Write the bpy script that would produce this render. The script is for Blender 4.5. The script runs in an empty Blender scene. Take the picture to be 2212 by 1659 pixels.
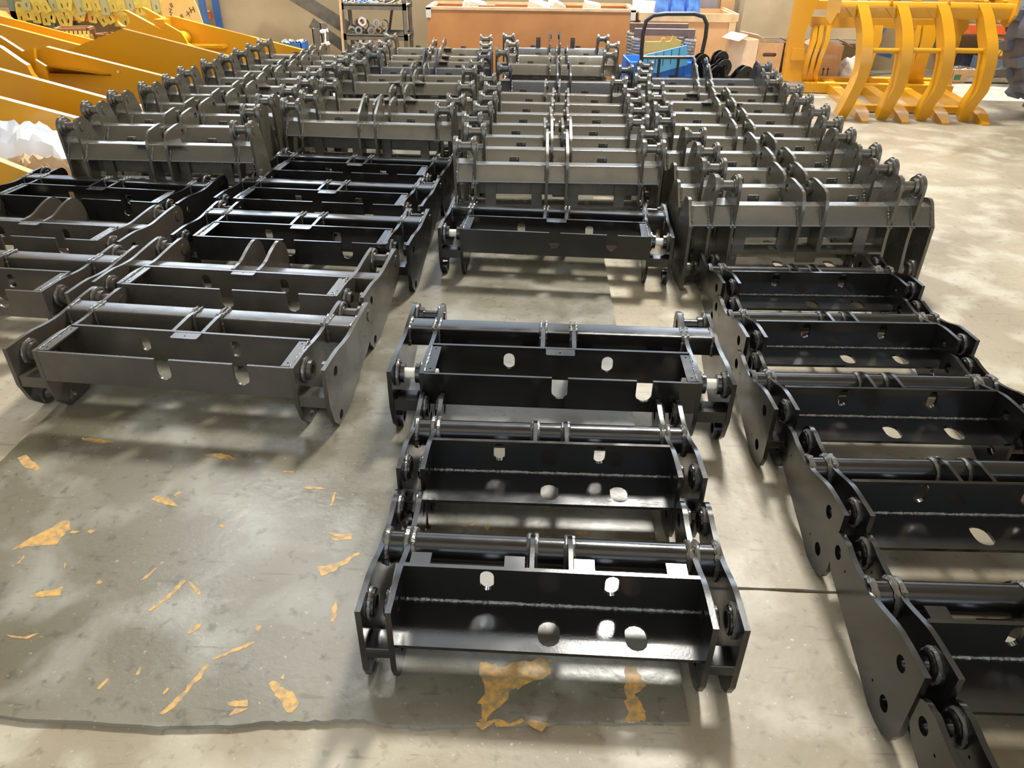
import bpy, bmesh, math, random
from math import sin, cos, pi, radians, atan, atan2, sqrt, tan
from mathutils import Vector, Matrix, noise
from mathutils.geometry import tessellate_polygon
random.seed(7)
SC = bpy.context.scene
COL = SC.collection

# ------------------------------------------------------------------ camera
F_PX, YH, VPX, ROLL, CAM_H = 1585.9, -155.65, 1166.0, radians(0.6528), 1.634
pitch = atan((829.5 - YH) / F_PX)
yaw = atan((VPX - 1106) * cos(pitch) / F_PX)
fw = Vector((-sin(yaw) * cos(pitch), cos(yaw) * cos(pitch), -sin(pitch)))
rt = Vector((cos(yaw), sin(yaw), 0)); up = rt.cross(fw)
CR = rt * cos(ROLL) + up * sin(ROLL); CU = -rt * sin(ROLL) + up * cos(ROLL); CC = Vector((0, 0, CAM_H))
cd = bpy.data.cameras.new('camera'); cam = bpy.data.objects.new('camera', cd); COL.objects.link(cam)
cd.sensor_width = 36; cd.sensor_fit = 'HORIZONTAL'; cd.lens = 36 * F_PX / 2212; cd.clip_end = 100
cam.matrix_world = Matrix((( CR.x, CU.x, -fw.x, CC.x), (CR.y, CU.y, -fw.y, CC.y), (CR.z, CU.z, -fw.z, CC.z), (0, 0, 0, 1)))
SC.camera = cam
def at(px, py, Y):
    "the point of the hall at depth Y behind a place seen in the photograph"
    d = fw + CR * ((px - 1106) / F_PX) - CU * ((py - 829.5) / F_PX)
    return CC + d * (Y / d.y)
def floor_at(px, py, z=0.0):
    d = fw + CR * ((px - 1106) / F_PX) - CU * ((py - 829.5) / F_PX)
    return CC + d * ((z - CAM_H) / d.z)

# ------------------------------------------------------------------ view, world, lights
vs = SC.view_settings
vs.view_transform = 'Standard'; vs.look = 'None'; vs.gamma = 1; vs.use_curve_mapping = False
vs.exposure = -0.2
w = bpy.data.worlds.new('sky'); SC.world = w; w.use_nodes = True
bg = w.node_tree.nodes['Background']; bg.inputs[0].default_value = (0.72, 0.84, 1.0, 1); bg.inputs[1].default_value = 2.7
def area(name, loc, target, sx, sy, power, color):
    l = bpy.data.lights.new(name, 'AREA'); l.shape = 'RECTANGLE'; l.size = sx; l.size_y = sy
    l.energy = power; l.color = color
    o = bpy.data.objects.new(name, l); COL.objects.link(o); o.location = loc
    o.rotation_euler = (Vector(target) - Vector(loc)).to_track_quat('-Z', 'Y').to_euler()
    return o
sun = bpy.data.lights.new('sun', 'SUN'); sun.energy = 16; sun.angle = radians(0.6); sun.color = (1, 0.95, 0.86)
so = bpy.data.objects.new('sun', sun); COL.objects.link(so)
so.rotation_euler = Vector((-0.08, -0.50, -0.90)).to_track_quat('-Z', 'Y').to_euler()
# daylight entering through the window band of the back wall and the rear roof lights, then two added fills
area('window_daylight_right', (3.2, 11.1, 3.4), (1.0, 2.0, 0), 3.0, 1.8, 90, (0.84, 0.92, 1.0))
area('window_daylight_left', (-5.0, 11.1, 3.4), (-1.5, 2.5, 0), 3.4, 2.2, 150, (0.80, 0.90, 1.0))
area('roof_light_back', (1.5, 7.7, 7.35), (0.6, 2.2, 0), 1.1, 1.6, 1950, (1.0, 0.96, 0.88))
area('roof_light_left', (-3.6, 7.7, 7.35), (-1.6, 3.0, 0), 1.3, 1.9, 260, (0.90, 0.95, 1.0))
area('roof_light_strip', (-0.5, 8.0, 7.42), (-0.5, 7.6, 0), 11.0, 2.6, 260, (0.78, 0.88, 1.0))
area('overhead_front_fill', (0.5, -0.5, 7.3), (0.5, 1.5, 0), 9.0, 5.0, 190, (1.0, 0.90, 0.72))  # added overhead fill that brightens the coupler beam faces, not a known roof light
area('camera_side_fill', (1.0, -6.8, 2.6), (0.5, 4, 0.5), 9.0, 4.4, 85, (1.0, 0.86, 0.68))  # added warm fill for faces turned to the camera; no gate stands there

# ------------------------------------------------------------------ materials
MAT = {}
def mat(name, col, rough=0.5, spec=0.5, metal=0.0, var=0.0, vscale=6.0, bump=0.0, bscale=60.0, coat=0.0, col2=None, rvar=0.0, dust=0.0, detail=5.0):
    if name in MAT: return MAT[name]
    m = bpy.data.materials.new(name); m.use_nodes = True; nt = m.node_tree; b = nt.nodes['Principled BSDF']
    b.inputs['Base Color'].default_value = (*col, 1); b.inputs['Roughness'].default_value = rough
    b.inputs['Metallic'].default_value = metal; b.inputs['Specular IOR Level'].default_value = spec; b.inputs['Coat Weight'].default_value = coat
    tc = nt.nodes.new('ShaderNodeTexCoord')
    if var or col2 or rvar or dust:
        n = nt.nodes.new('ShaderNodeTexNoise'); n.inputs['Scale'].default_value = vscale; n.inputs['Detail'].default_value = detail
        nt.links.new(tc.outputs['Object'], n.inputs['Vector'])
        r = nt.nodes.new('ShaderNodeMapRange'); r.inputs[1].default_value = 0.35; r.inputs[2].default_value = 0.68
        nt.links.new(n.outputs['Fac'], r.inputs[0])
        mx = nt.nodes.new('ShaderNodeMix'); mx.data_type = 'RGBA'
        c2 = col2 or tuple(c * (1 - var) for c in col)
        mx.inputs[6].default_value = (*col, 1); mx.inputs[7].default_value = (*c2, 1)
        nt.links.new(r.outputs[0], mx.inputs[0]); nt.links.new(mx.outputs[2], b.inputs['Base Color'])
        if rvar:
            rr = nt.nodes.new('ShaderNodeMapRange'); rr.inputs[3].default_value = rough - rvar; rr.inputs[4].default_value = rough + rvar
            nt.links.new(r.outputs[0], rr.inputs[0]); nt.links.new(rr.outputs[0], b.inputs['Roughness'])
    if bump:
        n2 = nt.nodes.new('ShaderNodeTexNoise'); n2.inputs['Scale'].default_value = bscale; n2.inputs['Detail'].default_value = 3
        nt.links.new(tc.outputs['Object'], n2.inputs['Vector'])
        bp = nt.nodes.new('ShaderNodeBump'); bp.inputs['Strength'].default_value = bump; bp.inputs['Distance'].default_value = 0.004
        nt.links.new(n2.outputs['Fac'], bp.inputs['Height']); nt.links.new(bp.outputs[0], b.inputs['Normal'])
    MAT[name] = m; return m
BLACK = mat('gloss_black_paint', (0.0085, 0.0078, 0.0065), 0.21, spec=0.6, var=0.3, vscale=9, bump=0.035, bscale=170, rvar=0.07)
BROWN = mat('grey_brown_paint', (0.062, 0.052, 0.040), 0.27, spec=0.7, metal=0.1, var=0.25, vscale=7, bump=0.09, bscale=170, rvar=0.07)
GREY = mat('grey_primer_paint', (0.105, 0.093, 0.068), 0.26, spec=1.0, metal=0.35, var=0.2, vscale=7, bump=0.10, bscale=170, rvar=0.06)
DARKP = mat('dark_grey_paint', (0.045, 0.046, 0.05), 0.30, var=0.25, vscale=7, bump=0.08, bscale=170, rvar=0.06)
WELD_B = mat('painted_weld_bead', (0.085, 0.08, 0.07), 0.17, spec=1.0, bump=0.5, bscale=120)
WHITE = mat('cream_nylon', (0.75, 0.68, 0.55), 0.5)
YEL = mat('yellow_paint', (0.60, 0.285, 0.010), 0.28, var=0.06, vscale=2, coat=0.3, bump=0.03, bscale=40)
YEL2 = mat('yellow_zinc_plate', (0.78, 0.60, 0.12), 0.38, metal=0.2, var=0.3, vscale=14)
ORANGE = mat('orange_rack_paint', (0.85, 0.16, 0.05), 0.45, var=0.15)
BLUE = mat('blue_rack_paint', (0.03, 0.13, 0.42), 0.45, var=0.2)
BLUEP = mat('blue_plastic', (0.05, 0.22, 0.75), 0.4, var=0.1)
PLY = mat('orange_plywood', (0.50, 0.225, 0.075), 0.55, col2=(0.40, 0.165, 0.05), vscale=2.2, detail=9)
PINE = mat('pale_pine', (0.72, 0.50, 0.28), 0.6, var=0.25, vscale=8)
CARD = mat('brown_cardboard', (0.55, 0.36, 0.20), 0.8, var=0.15, vscale=10)
CARDL = mat('light_cardboard', (0.75, 0.58, 0.42), 0.8, var=0.12, vscale=10)
KRAFT = mat('kraft_paper', (0.62, 0.44, 0.26), 0.75, var=0.35, vscale=5)
SHEET = mat('white_plastic_sheet', (0.82, 0.84, 0.88), 0.35, var=0.08, vscale=6)
RUST = mat('dusty_steel', (0.19, 0.17, 0.14), 0.55, metal=0.4, var=0.35, vscale=9, bump=0.2)
STEEL = mat('bare_steel', (0.45, 0.43, 0.40), 0.35, metal=0.8, var=0.3, vscale=20)
BTUBE = mat('black_tube', (0.02, 0.019, 0.018), 0.4)
BROWNM = mat('brown_frame_steel', (0.16, 0.10, 0.075), 0.5, var=0.3)
ROPE = mat('grey_rope', (0.32, 0.29, 0.25), 0.9, var=0.4, vscale=30, bump=0.6, bscale=80)
TYRE = mat('grey_rubber', (0.13, 0.14, 0.16), 0.6, var=0.2, bump=0.2)
WALL = mat('beige_wall_plaster', (0.50, 0.39, 0.235), 0.85, col2=(0.40, 0.305, 0.18), vscale=1.6, bump=0.15, bscale=30, detail=8)
DUCT = mat('beige_painted_sheet_metal', (0.62, 0.54, 0.38), 0.5, col2=(0.50, 0.43, 0.29), vscale=2.5)
INK = mat('black_ink', (0.03, 0.025, 0.02), 0.7)
RED = mat('red_print', (0.7, 0.05, 0.03), 0.6)
SACK = mat('brown_sack', (0.36, 0.22, 0.10), 0.9, var=0.4, vscale=6, bump=0.4, bscale=20)
DARK = mat('dark_recess', (0.03, 0.028, 0.025), 0.9)
STAIN_LIGHT = mat('orange_stain_and_light', (0.60, 0.33, 0.075), 0.45, col2=(0.24, 0.19, 0.11), vscale=55, detail=8)  # also colours the painted light pools before the nearest coupler
GREEN = mat('green_print', (0.05, 0.16, 0.09), 0.6)

def floor_mat(name, base, dark, light, rough, seed):
    m = bpy.data.materials.new(name); m.use_nodes = True; nt = m.node_tree; b = nt.nodes['Principled BSDF']; L = nt.links
    tc = nt.nodes.new('ShaderNodeTexCoord')
    def nz(scale, det, off, dist=0.0, stretch=None):
        mp = nt.nodes.new('ShaderNodeMapping'); mp.inputs['Location'].default_value = (off, off * 2, 0)
        if stretch: mp.inputs['Scale'].default_value = stretch; mp.inputs['Rotation'].default_value = (0, 0, 0.7)
        L.new(tc.outputs['Object'], mp.inputs[0])
        n = nt.nodes.new('ShaderNodeTexNoise'); n.inputs['Scale'].default_value = scale; n.inputs['Detail'].default_value = det
        n.inputs['Distortion'].default_value = dist; L.new(mp.outputs[0], n.inputs['Vector']); return n
    def rng(n, a, c, o0=0.0, o1=1.0):
        r = nt.nodes.new('ShaderNodeMapRange'); r.inputs[1].default_value = a; r.inputs[2].default_value = c
        r.inputs[3].default_value = o0; r.inputs[4].default_value = o1; L.new(n.outputs['Fac'], r.inputs[0]); return r
    def mix(f, a, c):
        x = nt.nodes.new('ShaderNodeMix'); x.data_type = 'RGBA'
        L.new(f.outputs[0], x.inputs[0])
        for i, v in ((6, a), (7, c)):
            if isinstance(v, tuple): x.inputs[i].default_value = (*v, 1)
            else: L.new(v.outputs[2], x.inputs[i])
        return x
    c1 = mix(rng(nz(0.9, 6, seed, 0.6), 0.38, 0.65), base, dark)
    c2 = mix(rng(nz(3.7, 9, seed + 3, 0.3), 0.48, 0.66, 0, 0.85), c1, light)
    c3 = mix(rng(nz(29, 8, seed + 5, 0.2), 0.58, 0.74, 0, 0.55), c2, tuple(x * 0.5 for x in dark))
    c4 = mix(rng(nz(60, 4, seed + 8), 0.66, 0.74, 0, 0.5), c3, tuple(min(1, x * 1.35) for x in light))
    c5 = mix(rng(nz(5, 8, seed + 11, 0.1, (1, 9, 1)), 0.64, 0.70, 0, 0.35), c4, tuple(x * 0.4 for x in dark))
    L.new(c5.outputs[2], b.inputs['Base Color'])
    r = rng(nz(2.3, 7, seed + 9, 0.4), 0.3, 0.7, rough - 0.09, rough + 0.12); L.new(r.outputs[0], b.inputs['Roughness'])
    bp = nt.nodes.new('ShaderNodeBump'); bp.inputs['Strength'].default_value = 0.22; bp.inputs['Distance'].default_value = 0.004
    L.new(nz(38, 6, 1).outputs['Fac'], bp.inputs['Height']); L.new(bp.outputs[0], b.inputs['Normal'])
    return m
CONC = floor_mat('worn_concrete', (0.345, 0.295, 0.21), (0.22, 0.18, 0.118), (0.455, 0.415, 0.325), 0.42, 2)
MATM = floor_mat('grey_floor_sheet', (0.195, 0.178, 0.135), (0.105, 0.093, 0.06), (0.28, 0.27, 0.225), 0.29, 31)

# ------------------------------------------------------------------ helpers
def link(o, parent=None):
    COL.objects.link(o)
    if parent is not None: o.parent = parent
    return o
def thing(name, label, cat, loc=(0, 0, 0), rz=0.0, group=None):
    o = bpy.data.objects.new(name, None); o.empty_display_size = 0.1; COL.objects.link(o)
    o.location = loc; o.rotation_euler = (0, 0, rz); o['label'] = label; o['category'] = cat
    if group: o['group'] = group
    return o
def tag(o, label, cat, group=None):
    o['label'] = label; o['category'] = cat
    if group: o['group'] = group
    return o
class MB:
    def __init__(s): s.v = []; s.f = []; s.sm = []
    def add(s, vs, fs, smooth=False):
        b = len(s.v); s.v += [tuple(v) for v in vs]; s.f += [tuple(b + i for i in f) for f in fs]; s.sm += [smooth] * len(fs); return s
    def box(s, c, d, R=None):
        x, y, z = (k / 2 for k in d); P = [Vector((i * x, j * y, k * z)) for i in (-1, 1) for j in (-1, 1) for k in (-1, 1)]
        if R is not None: P = [R @ p for p in P]
        c = Vector(c)
        return s.add([p + c for p in P], [(0, 1, 3, 2), (4, 6, 7, 5), (0, 4, 5, 1), (2, 3, 7, 6), (0, 2, 6, 4), (1, 5, 7, 3)])
    def box2(s, a, b):
        return s.box([(a[i] + b[i]) / 2 for i in range(3)], [abs(b[i] - a[i]) for i in range(3)])
    def prism(s, outline, holes, t, fr):
        "fr maps (u, v, w) to a point; the plate spans w = 0..t"
        loops = [list(outline)] + [list(h) for h in holes]
        tri = tessellate_polygon([[Vector((u, v, 0)) for u, v in l] for l in loops])
        flat = [p for l in loops for p in l]; n = len(flat); b0 = []
        V = [fr(u, v, 0) for u, v in flat] + [fr(u, v, t) for u, v in flat]
        Fs = []
        for a, b, c in tri: Fs += [(a, b, c), (c + n, b + n, a + n)]
        s.add(V, Fs)
        b = 0; S = []
        for l in loops:
            m = len(l)
            for i in range(m): j = (i + 1) % m; S.append((b + i, b + j, b + j + n, b + i + n))
            b += m
        base = len(s.v) - 2 * n
        s.f += [tuple(base + i for i in f) for f in S]; s.sm += [False] * len(S)
        return s
    def tube(s, pts, r, seg=12, caps=True, closed=False):
        pts = [Vector(p) for p in pts]; n = len(pts); rs = r if isinstance(r, (list, tuple)) else [r] * n
        V = []; prev = None
        for i, p in enumerate(pts):
            if closed: d = pts[(i + 1) % n] - pts[i - 1]
            else: d = (pts[min(i + 1, n - 1)] - pts[max(i - 1, 0)])
            d.normalize()
            if prev is None: a = d.orthogonal().normalized()
            else: a = (prev - d * prev.dot(d)).normalized()
            prev = a; bb = d.cross(a)
            for k in range(seg):
                q = 2 * pi * k / seg; V.append(p + (a * cos(q) + bb * sin(q)) * rs[i])
        Fs = []
        for i in range(n if closed else n - 1):
            for k in range(seg):
                j = (k + 1) % seg; i2 = (i + 1) % n
                Fs.append((i * seg + k, i * seg + j, i2 * seg + j, i2 * seg + k))
        s.add(V, Fs, True)
        if caps and not closed:
            base = len(s.v) - len(V)
            s.f += [tuple(base + k for k in reversed(range(seg))), tuple(base + (n - 1) * seg + k for k in range(seg))]; s.sm += [False, False]
        return s
    def lathe(s, c, axis, prof, seg=20, lump=0.0):
        "prof: (distance along axis, radius), closed when the first radius is inner"
        ax = Vector(axis).normalized(); a = ax.orthogonal().normalized(); b = ax.cross(a); c = Vector(c); V = []
        for (h, r) in prof:
            for k in range(seg):
                q = 2 * pi * k / seg; rr = r + (random.uniform(-lump, lump) if lump else 0)
                V.append(c + ax * h + (a * cos(q) + b * sin(q)) * rr)
        m = len(prof); Fs = []
        for i in range(m):
            i2 = (i + 1) % m
            for k in range(seg):
                j = (k + 1) % seg; Fs.append((i * seg + k, i * seg + j, i2 * seg + j, i2 * seg + k))
        return s.add(V, Fs, True)
    def mesh(s, name, m, fix=True, xf=None, ang=32):
        me = bpy.data.meshes.new(name)
        V = s.v if xf is None else [xf(*v) for v in s.v]
        me.from_pydata(V, [], s.f)
        bm = bmesh.new(); bm.from_mesh(me); bmesh.ops.recalc_face_normals(bm, faces=bm.faces); bm.to_mesh(me); bm.free()
        me.polygons.foreach_set('use_smooth', [True] * len(me.polygons))
        me.set_sharp_from_angle(angle=radians(ang))
        if m is not None: me.materials.append(m)
        return me
    def obj(s, name, m, parent=None, label=None, ang=32):
        o = bpy.data.objects.new(name, s.mesh(name, m, ang=ang)); link(o, parent)
        if label: o['label'] = label
        return o
def arc(cx, cy, r, a0, a1, n=8):
    return [(cx + r * cos(radians(a0 + (a1 - a0) * i / n)), cy + r * sin(radians(a0 + (a1 - a0) * i / n))) for i in range(n + 1)]
def circ(cx, cy, r, n=14): return [(cx + r * cos(2 * pi * i / n), cy + r * sin(2 * pi * i / n)) for i in range(n)]
def slot(cx, cy, rx, ry, n=6, vertical=True):
    if vertical: return arc(cx, cy + ry - rx, rx, 0, 180, n) + arc(cx, cy - ry + rx, rx, 180, 360, n)
    return arc(cx + rx - ry, cy, ry, -90, 90, n) + arc(cx - rx + ry, cy, ry, 90, 270, n)
def smooth_line(P, it=2):
    "corner cutting that keeps the two ends"
    for _ in range(it):
        Q = [P[0]]
        for a, b in zip(P, P[1:]): Q += [(a[0] * .75 + b[0] * .25, a[1] * .75 + b[1] * .25), (a[0] * .25 + b[0] * .75, a[1] * .25 + b[1] * .75)]
        P = Q + [P[-1]]
    return P
def rounded(P, r, n=4):
    "closed polygon with filleted corners; r may be a list"
    out = []; m = len(P)
    for i in range(m):
        a, b, c = Vector(P[i - 1]), Vector(P[i]), Vector(P[(i + 1) % m]); rr = r[i] if isinstance(r, (list, tuple)) else r
        if rr <= 0: out.append(tuple(b)); continue
        d1 = min(rr, (a - b).length * .45); d2 = min(rr, (c - b).length * .45)
        p = b + (a - b).normalized() * d1; q = b + (c - b).normalized() * d2
        for k in range(n + 1):
            t = k / n; v = p * (1 - t) ** 2 + b * 2 * t * (1 - t) + q * t * t; out.append((v.x, v.y))
    return out

# ------------------------------------------------------------------ the hall
def struct(name, mb, m, parent=None):
    o = mb.obj(name, m, parent)
    if parent is None: o['kind'] = 'structure'
    return o
def jag(x0, x1, y, amp, n, seed):
    rnd = random.Random(seed); return [(x0 + (x1 - x0) * i / n, y + rnd.uniform(-amp, amp)) for i in range(n + 1)]
FR = lambda u, v, w: (u, v, w - 0.04)
bed = MB().box2((-9, -7, -0.12), (9, 11.6, -0.05)); fl = struct('floor', bed, DARK)
MB().prism(jag(-9, 9, 1.528, .004, 160, 3)[::1] + [(9, -7), (-9, -7)], [], 0.04, FR).obj('concrete_slab', CONC, fl)
MB().prism(jag(-9, 9, 1.537, .004, 160, 4) + [(9, 11.6), (-9, 11.6)], [], 0.04, FR).obj('concrete_slab', CONC, fl)
WY = 11.3
wb = MB(); wb.box2((-9, WY, -0.05), (9, WY + .25, 1.9)); wb.box2((-9, WY, 6.4), (3.0, WY + .25, 7.6)); wb.box2((3.0, WY, 4.4), (9, WY + .25, 7.6))
for x in (-9, -6.9, -3.2, 0.4, 4.0, 7.6): wb.box2((x, WY, 1.9), (x + .3, WY + .25, 6.4))
struct('wall_back', wb, WALL)
struct('wall_left', MB().box2((-9.25, -7, -0.05), (-9, WY + .25, 7.6)), WALL)
struct('wall_right', MB().box2((9, -7, -0.05), (9.25, WY + .25, 7.6)), WALL)
ce = MB().box2((-9.25, -7, 7.5), (9.25, WY + .25, 7.7))
struct('ceiling', ce, mat('roof_sheeting', (0.55, 0.52, 0.46), 0.7))

# the thin floor sheet with a torn front edge, its orange paint stains and painted light pools
xs0 = [(-2.0, 1.035), (-1.26, 1.03), (-.9, 1.02), (-.72, 1.03), (-.60, 1.045), (-.53, 1.05), (-.45, 1.055), (-.38, 1.06), (-.34, 1.05), (-.29, 1.052), (-.25, 1.045), (-.1, 1.06), (.1, 1.075), (.402, 1.088)]
rnd = random.Random(5); edge = []
for (a, b) in zip(xs0, xs0[1:]):
    for k in range(5): t = k / 5; edge.append((a[0] + (b[0] - a[0]) * t, a[1] + (b[1] - a[1]) * t + rnd.uniform(-.003, .003)))
edge.append(xs0[-1])
sheet = MB().prism(edge + [(.395, 4.4), (.40, 7.0), (-1.88, 7.0), (-1.87, 2.0), (-1.95, 1.5)], [], 0.014, lambda u, v, w: (u, v, w + .0005)).obj('floor_sheet', MATM)
tag(sheet, 'thin grey sheet on the concrete with torn front edge and orange paint stains', 'floor sheet')
ZT = 0.0148
def stain_and_light(P, seed, jz=1.0, n=5):
    rnd = random.Random(seed); Q = []
    W = [floor_at(x, y, ZT) for x, y in P]; m = len(W)
    for i in range(m):
        a, b = W[i], W[(i + 1) % m]; L = (b - a).length
        for k in range(n): t = k / n; p = a.lerp(b, t); Q.append((p.x + rnd.uniform(-1, 1) * .05 * L * jz, p.y + rnd.uniform(-1, 1) * .05 * L * jz))
    MB().prism(Q, [], 0.0004, lambda u, v, w: (u, v, w + ZT)).obj('stain_and_light_patch', STAIN_LIGHT, sheet)
S = lambda x, y: (x * .4574, 900 + y * .4574)
ST = [[(50, 632), (130, 580), (220, 535), (300, 490), (330, 492), (330, 530), (262, 605), (130, 612)],
 [(135, 855), (190, 825), (245, 818), (300, 800), (280, 845)], [(385, 100), (490, 108), (548, 122), (470, 124), (390, 112)],
 [(82, 195), (120, 180), (190, 245), (170, 258), (110, 235)], [(955, 178), (1050, 172), (1115, 198), (1075, 205), (1000, 188)],
 [(712, 390), (745, 372), (800, 385), (850, 428), (780, 415)], [(818, 372), (850, 350), (858, 360), (830, 376)],
 [(1420, 334), (1470, 328), (1542, 340), (1470, 342)], [(1548, 552), (1668, 552), (1660, 580), (1600, 588), (1550, 580), (1600, 570)],
 [(1495, 710), (1560, 700), (1700, 640), (1700, 650), (1600, 715), (1525, 753)], [(696, 915), (760, 870), (820, 815), (860, 770), (880, 775), (840, 815), (790, 865), (710, 920)],
 [(880, 770), (910, 785), (950, 835), (935, 845), (900, 800)], [(882, 1025), (930, 982), (955, 976), (940, 1000), (895, 1028)],
 [(1000, 1145), (1080, 1105), (1200, 1062), (1205, 1070), (1100, 1115), (1010, 1150)], [(1205, 1000), (1225, 984), (1235, 992), (1218, 1020)],
 [(745, 1405), (800, 1360), (870, 1290), (975, 1165), (988, 1178), (880, 1310), (820, 1375), (770, 1408)], [(455, 1285), (505, 1236), (516, 1242), (470, 1290)],
 [(30, 1030), (110, 1040), (185, 1022), (125, 1052), (50, 1042)], [(1268, 1260), (1290, 1245), (1350, 1290), (1380, 1300), (1418, 1350), (1380, 1400), (1350, 1395), (1300, 1320)],
 [(1070, 1350), (1170, 1335), (1172, 1370), (1080, 1368)], [(1075, 1415), (1110, 1380), (1175, 1378), (1130, 1400)], [(1560, 970), (1570, 900), (1592, 855), (1590, 940), (1572, 972)],
 [(640, 1220), (660, 1180), (668, 1188), (655, 1222)], [(300, 715), (305, 690), (313, 695), (305, 718)], [(1035, 515), (1065, 508), (1055, 528)], [(1555, 422), (1580, 355), (1588, 360), (1570, 420)],
 [(75, 700), (110, 655), (118, 660), (90, 695)], [(660, 775), (720, 725), (740, 712), (735, 722), (690, 765)], [(1325, 1238), (1335, 1212), (1343, 1218), (1340, 1240)], [(450, 790), (470, 770), (485, 780), (470, 792)],
 [(410, 545), (430, 532), (458, 540), (430, 552)], [(328, 548), (345, 538), (385, 542), (350, 552)], [(1335, 256), (1390, 258), (1385, 264), (1340, 262)], [(765, 1310), (790, 1280), (800, 1283), (775, 1312)]]
for i, P in enumerate(ST): stain_and_light([S(*p) for p in P], i, 1.3 if len(P) > 5 else .7)
stain_and_light([(1040, 1428), (1080, 1440), (1190, 1420), (1188, 1460), (1110, 1490), (1050, 1560), (1038, 1560)], 91, 1.2, 9)  # floor lit through the coupler slots, painted in the stain colour
stain_and_light([(1028, 1562), (1190, 1563), (1188, 1570), (1030, 1568)], 92, 1.5, 9)
stain_and_light([(1350, 1440), (1370, 1440), (1398, 1480), (1372, 1500), (1392, 1530), (1397, 1558), (1348, 1560)], 93, 1.4, 9)  # second pool of slot light, painted onto the sheet like the stains
stain_and_light([(1240, 1150), (1272, 1146), (1262, 1156)], 94); stain_and_light([(1045, 1135), (1060, 1137), (1052, 1148)], 95); stain_and_light([(990, 1136), (1028, 1130), (1020, 1138)], 96)

# ------------------------------------------------------------------ loader couplers
def wring(mb, c, ax, r, t=.006, seg=26, seed=0):
    t *= 1.2; rnd = random.Random(seed); a = Vector(ax).normalized(); u = a.orthogonal().normalized(); v = a.cross(u); c = Vector(c)
    P = []; R = []
    for k in range(seg):
        q = 2 * pi * k / seg; P.append(c + (u * cos(q) + v * sin(q)) * (r + rnd.uniform(-.0015, .0015))); R.append(t * rnd.uniform(.7, 1.35))
    return mb.tube(P, R, 6, closed=True)
def wline(mb, a, b, t=.006, n=22, seed=0):
    rnd = random.Random(seed); a = Vector(a); b = Vector(b); P = []; R = []
    for k in range(n + 1):
        P.append(a.lerp(b, k / n) + Vector([rnd.uniform(-.001, .001) for _ in range(3)])); R.append(t * rnd.uniform(.65, 1.35))
    return mb.tube(P, R, 6)
YZ = lambda x: (lambda u, v, w: (x + w, u, v))
# outlines in (distance from the front, height) while the coupler lies on the floor
M_TOP = smooth_line([(-.055, .300), (.09, .301), (.16, .290), (.25, .284), (.33, .292), (.43, .300), (.475, .301)], 1)
M_BACK = [(.551, .215), (.515, .162), (.43, .115), (.24, .06), (.12, .018), (.08, .002)]
M_SIDE = M_TOP + arc(.495, .245, .056, 80, -28, 7) + M_BACK + arc(.05, .045, .045, -70, -140, 4) + [(-.027, .06), (-.055, .145)]
M_OUT = [(-.055, .300), (.30, .300)] + rounded([(.30, .30), (.425, .215), (.41, .14), (.30, .08)], .03)[5:15] + [(.24, .06), (.12, .018), (.08, .002)] + arc(.05, .045, .045, -70, -140, 4) + [(-.027, .06), (-.055, .145)]
F_TOP = smooth_line([(-.018, .281), (.10, .277), (.15, .266), (.19, .252), (.24, .238), (.30, .229), (.37, .230), (.43, .240)], 1)
F_SIDE = F_TOP + arc(.453, .180, .058, 92, -60, 9) + [(.46, .108), (.34, .072), (.233, .041), (.157, .018), (.11, .001), (.07, 0.0), (.03, .007), (0, .03), (-.018, .075)]
EAR_F = rounded([(.155, .269), (.275, .268), (.345, .21), (.405, .11), (.42, .012), (.36, .006), (.26, .09), (.155, .16)], [0, .05, .03, .05, .05, .04, .03, 0])
EAR_J = rounded([(.165, .300), (.405, .300), (.475, .265), (.492, .06), (.455, .004), (.38, .004), (.27, .14), (.165, .18)], [0, .03, .05, .07, .05, .06, .05, 0])
EAR_L = rounded([(.165, .300), (.30, .302), (.425, .285), (.47, .10), (.455, .004), (.38, .004), (.27, .14), (.165, .18)], [0, .03, .08, .07, .05, .06, .05, 0])
EAR_T = rounded([(.165, .300), (.40, .302), (.455, .285), (.562, .06), (.545, .008), (.46, .004), (.30, .14), (.165, .18)], [0, .03, .05, .07, .05, .06, .05, 0])
EAR_H = rounded([(.165, .300), (.25, .302), (.34, .335), (.44, .352), (.505, .27), (.50, .06), (.42, .006), (.30, .1), (.165, .18)], [0, .03, .05, .08, .09, .07, .05, .05, 0])
MESH = {}
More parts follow.
